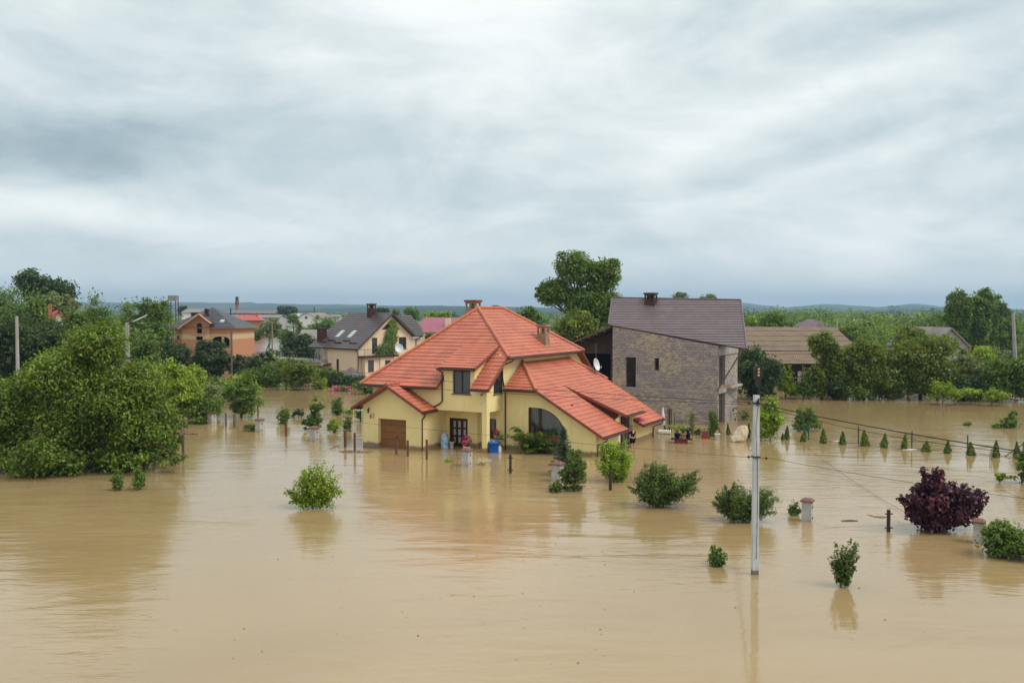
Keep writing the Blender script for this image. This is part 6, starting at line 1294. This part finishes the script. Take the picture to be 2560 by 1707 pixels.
k = MB(); k.raw([(-.35, 0, .03), (0, -.06, .02), (.42, -.02, .03), (.1, .08, .05), (-.35, 0, .0), (0, -.06, -.01), (.42, -.02, .0), (.1, .08, .0)], [(0, 1, 2, 3), (7, 6, 5, 4), (0, 1, 5, 4), (1, 2, 6, 5), (2, 3, 7, 6), (3, 0, 4, 7)]); put(tag(k.build('board', M['darkpost']), 'thin dark plank afloat between the free pillar and the clamped post', 'board'), G(2122, 1302))
k = MB()
for i in range(40):
    a = rnd.uniform(0, 6.28); r_ = rnd.uniform(.2, .62); k.tube([(.0, 0, .0), (r_*.5*math.cos(a), r_*.5*math.sin(a), rnd.uniform(.05, .2)), (r_*math.cos(a), r_*math.sin(a), rnd.uniform(.02, .4))], [.022, .018, .02], 4)
put(tag(k.build('dry_branch', M['paletwig']), 'pale dry flower heads afloat right of the porch pillar', 'branch'), G(1208, 1160))
k = MB()
for i in range(12): k.tube([(rnd.uniform(-.15, .15), rnd.uniform(-.1, .1), 0), (rnd.uniform(-.25, .25), rnd.uniform(-.2, .1), rnd.uniform(.05, .14))], .012, 4)
pp_ = G(1167, 1164); put(tag(k.build('dry_branch', M['paletwig']), 'bleached twigs lying on the cap of the porch pillar', 'branch'), pp_+Vector((0, 0, 38*pp_.y/2250+.16)))
k = MB(); k.slab([(-.5, 0, .04), (.1, -.12, .03), (.55, 0, .05), (.1, .14, .04)], 0, .03); put(tag(k.build('scrap', M['white']), 'white scrap floating by the fourth green post', 'scrap'), G(2273, 1124))
k = MB(); k.slab([(-.3, 0, .04), (.1, -.1, .03), (.3, 0, .05), (.1, .1, .04)], 0, .03); put(tag(k.build('scrap', M['white']), 'small white scrap floating between the tall thuja and the slim one', 'scrap'), G(2091, 1104))
rg = np.random.default_rng(90); n = 420; yy = rg.uniform(24, 75, n); xx = rg.normal(0, .33, n)*yy*.9; P = np.stack([xx, yy, np.full(n, .015)], 1); N = np.tile([0, 0, 1.0], (n, 1))+rg.normal(0, .08, (n, 3)); N /= np.linalg.norm(N, axis=1)[:, None]
me = leaves_mesh('flotsam', P, N, rg.uniform(.05, .14, n)*1.0, np.full(n, .5), .3, rng=rg); me.materials.append(M['greypost']); tag(link(bpy.data.objects.new('flotsam', me)), 'tiny scattered bits of drift on the brown water', kind='stuff')
# clothes drier left of the garage roof
e = empty('clothes_drier', G(905, 1057), 'white metal clothes drying frame left of the garage roof', 'drying frame', rz=-TH); k = MB()
k.tube([(-1.6, 0, 1.15), (.4, 0, 1.05)], .02, 5); k.tube([(-1.6, .9, 1.1), (.4, .9, 1.0)], .02, 5)
for x in (-.9, -.5, 0): k.tube([(x, 0, 1.1), (x, .9, 1.05)], .02, 5)
k.build('rails', M['white'], e)
for x in (-.9, .0): MB().tube([(x, 0, -.8), (x, 0, 1.1)], .03, 5).build('leg', M['white'], e)
# shed hidden under the walnut tree
e = empty('garden_shed', G(300, 1180)+Vector((0, 2.6, 0)), 'grey garden shed with a rusty roof edge under the walnut tree', 'shed', rz=R(14)); k = MB(); k.box(-9, .6, 0, 3.2, -1, 1.25); k.build('wall', M['concrete'], e)
MB().slab([(-9.2, -.3, 1.26), (1.0, -.3, 1.26), (1.0, 3.6, 1.9), (-9.2, 3.6, 1.9)], 0, .05).build('roof', M['rusty'], e)
e = empty('canopy_frame', G(458, 1148), 'thin rusty canopy edge on a grey post right of the walnut tree', 'canopy', rz=R(4)); MB().box(-.07, .07, -.07, .07, -1, 1.55).build('post', M['greypost'], e); MB().slab([(-1.6, -.05, 1.92), (-.1, -.05, 1.62), (-.1, 1.6, 1.62), (-1.6, 1.6, 1.92)], 0, .04).build('roof_sheet', M['rusty'], e); MB().box(-.12, .95, -.06, .0, 1.60, 1.65).build('rail', M['rusty'], e)
# small brown roof before the cream house
p = G(885, 962); r = empty('gazebo', (p.x, p.y, 0), 'small gazebo with brown shingled roof before the cream house', 'gazebo', rz=R(20)); k = MB(); zt_ = 1.25
ap_ = Vector((-.4, 0, 2.35)); ring_ = [Vector((math.cos(R(60*i+15))*1.9-.2, math.sin(R(60*i+15))*1.7, zt_-.1)) for i in range(6)]
for i in range(6): tiled(k, [ring_[i], ring_[(i+1) % 6], ap_], 0, .25, None, 0, .04); k.slab([ring_[i], ring_[(i+1) % 6], ap_], .02, .06)
k.build('roof', M['brown_tile'], r)
for i in range(6): MB().tube([tuple(ring_[i]*.85)[:2]+(-1,), tuple(ring_[i]*.85)[:2]+(zt_-.1,)], .06, 6).build('post', M['maroonwood'], r)
rg = np.random.default_rng(44); p = G(853, 976); n = 150; P = np.stack([p.x+rg.normal(0, .6, n), p.y-.9+rg.normal(0, .2, n), rg.uniform(.05, .65, n)], 1); N = np.tile([0, -.8, .6], (n, 1)).astype(float); me = leaves_mesh('pink_flowers', P, N, .16, np.full(n, .5), .9, rng=rg); me.materials.append(M['pink'])
for q in S.objects:
    if q.name.startswith('flower_shrub'): me.transform(Matrix.Translation(-q.location)); link(bpy.data.objects.new('flowers', me), q); break

# ------------------------------------------------------------------ the person by the door, seen from behind
def skin(name, joints, edges, material, parent, levels=1):
    bm = bmesh.new(); lay = bm.verts.layers.skin.verify(); V = {}
    for i, (k_, (co, r_)) in enumerate(joints.items()):
        v = bm.verts.new(co); v[lay].radius = (r_, r_) if not isinstance(r_, tuple) else r_; V[k_] = v
    for a, b in edges: bm.edges.new((V[a], V[b]))
    V[next(iter(joints))][lay].use_root = True
    me = bpy.data.meshes.new(name); bm.to_mesh(me); bm.free(); me.materials.append(material); o = link(bpy.data.objects.new(name, me), parent)
    m = o.modifiers.new('skin', 'SKIN'); m.use_smooth_shade = True; m.branch_smoothing = .3
    s_ = o.modifiers.new('sub', 'SUBSURF'); s_.levels = levels; s_.render_levels = levels; return o
FL = -.30      # ground under the flood at the man's feet
J = {'pelvis': ((0, 0, .95+FL), (.15, .11)), 'waist': ((0, .0, 1.10+FL), (.14, .10)), 'chest': ((0, .02, 1.32+FL), (.17, .12)), 'neck': ((0, .02, 1.50+FL), .06), 'skull': ((-.01, .05, 1.60+FL), (.075, .09)), 'crown': ((-.01, .05, 1.72+FL), (.07, .085))}
E_ = [('pelvis', 'waist'), ('waist', 'chest'), ('chest', 'neck'), ('neck', 'skull'), ('skull', 'crown')]
for s_, n_ in ((-1, 'l'), (1, 'r')):
    J.update({n_+'hip': ((s_*.10, 0, .88+FL), .10), n_+'knee': ((s_*.11, .02, .48+FL), .06), n_+'calf': ((s_*.11, -.02, .33+FL), .056), n_+'ankle': ((s_*.11, -.02, .09+FL), .038), n_+'toe': ((s_*.13, .15, .03+FL), .035),
              n_+'sh': ((s_*.18, .02, 1.43+FL), .065)})
    if s_ > 0: arm = [(.25, .00, 1.15), (.27, .06, .90), (.275, .08, .82)]
    else: arm = [(-.26, .06, 1.17), (-.22, .26, 1.05), (-.2, .34, 1.03)]
    for q, (nm, rr_) in enumerate((('elbow', .042), ('wrist', .028), ('palm', .034))): J[n_+nm] = ((arm[q][0], arm[q][1], arm[q][2]+FL), rr_ if nm != 'palm' else (.018, .038))
    E_ += [('pelvis', n_+'hip'), (n_+'hip', n_+'knee'), (n_+'knee', n_+'calf'), (n_+'calf', n_+'ankle'), (n_+'ankle', n_+'toe'), ('chest', n_+'sh'), (n_+'sh', n_+'elbow'), (n_+'elbow', n_+'wrist'), (n_+'wrist', n_+'palm')]
    pc = Vector(J[n_+'palm'][0]); dr_ = (pc-Vector(J[n_+'wrist'][0])).normalized(); sd = Vector((0, 1, 0)) if s_ > 0 else Vector((0, 0, 1))
    for f_i, (off_, ln_) in enumerate(((.030, .072), (.010, .082), (-.010, .076), (-.028, .058))):
        a_ = pc+dr_*.045+sd*off_; b_ = a_+dr_*ln_*.55; c_ = a_+dr_*ln_+Vector((-s_*.02, 0, 0))
        for q, (pt_, rr_) in enumerate(((a_, .0095), (b_, .0085), (c_, .007))): J['%sf%d%d' % (n_, f_i, q)] = (tuple(pt_), rr_)
        E_ += [(n_+'palm', '%sf%d0' % (n_, f_i)), ('%sf%d0' % (n_, f_i), '%sf%d1' % (n_, f_i)), ('%sf%d1' % (n_, f_i), '%sf%d2' % (n_, f_i))]
    a_ = pc+sd*.045+dr_*.01; b_ = a_+sd*.012+dr_*.04
    J[n_+'t0'] = (tuple(a_), .011); J[n_+'t1'] = (tuple(b_), .009); E_ += [(n_+'palm', n_+'t0'), (n_+'t0', n_+'t1')]
mp = loc((12.02, 8.55, 0)); man = empty('person', (mp.x, mp.y, 0), 'man in dark t-shirt and dark shorts wading beside the entrance, seen from behind', 'person', rz=R(28))
skin('body', J, E_, M['skin'], man)
# face, ears and hair
hd = MB(); hd.lathe([(0, -.115), (.05, -.10), (.075, -.04), (.082, .02), (.07, .085), (.03, .115), (0, .12)], 14, (-.01, .055, 1.655+FL), sy=1.15); hd.tube([(-.01, .145, 1.66+FL), (-.01, .172, 1.625+FL)], [.008, .014], 6)
for s_ in (-1, 1): hd.lathe([(0, -.03), (.018, -.01), (.018, .015), (0, .03)], 6, (-.01+s_*.085, .05, 1.65+FL))
hd.build('head', M['skin'], man, True)
for s_ in (-1, 1): MB().lathe([(0, -.009), (.012, 0), (0, .009)], 8, (-.01+s_*.03, .145, 1.67+FL)).build('eye', M['black'], man)
MB().box(-.035, .015, .138, .149, 1.592+FL, 1.600+FL).build('mouth', M['redbasket'], man)
MB().lathe([(.08, -.03), (.089, .03), (.078, .09), (.035, .125), (0, .13)], 14, (-.01, .040, 1.66+FL), sy=1.08).build('hair', M['hair'], man, True)
skin('t_shirt', {'a': ((0, .0, .90+FL), (.175, .13)), 'b': ((0, 0, 1.15+FL), (.165, .125)), 'c': ((0, .02, 1.34+FL), (.19, .135)), 'n': ((0, .02, 1.46+FL), (.09, .08)), 'l': ((-.19, .02, 1.42+FL), .08), 'l2': ((-.245, .05, 1.24+FL), .065), 'r': ((.19, .02, 1.42+FL), .08), 'r2': ((.235, .01, 1.24+FL), .065)}, [('a', 'b'), ('b', 'c'), ('c', 'n'), ('c', 'l'), ('l', 'l2'), ('c', 'r'), ('r', 'r2')], M['navycloth'], man)
skin('shorts', {'p': ((0, 0, .95+FL), (.175, .13)), 'l': ((-.10, 0, .85+FL), .12), 'l2': ((-.115, .01, .55+FL), .105), 'r': ((.10, 0, .85+FL), .12), 'r2': ((.115, .01, .55+FL), .105)}, [('p', 'l'), ('l', 'l2'), ('p', 'r'), ('r', 'r2')], M['navycloth'], man)
MB().slab([(.205, -.05, .52+FL), (.205, .0, .52+FL), (.19, .0, .80+FL), (.19, -.05, .80+FL)], 0, .012).build('side_stripe', M['white'], man)
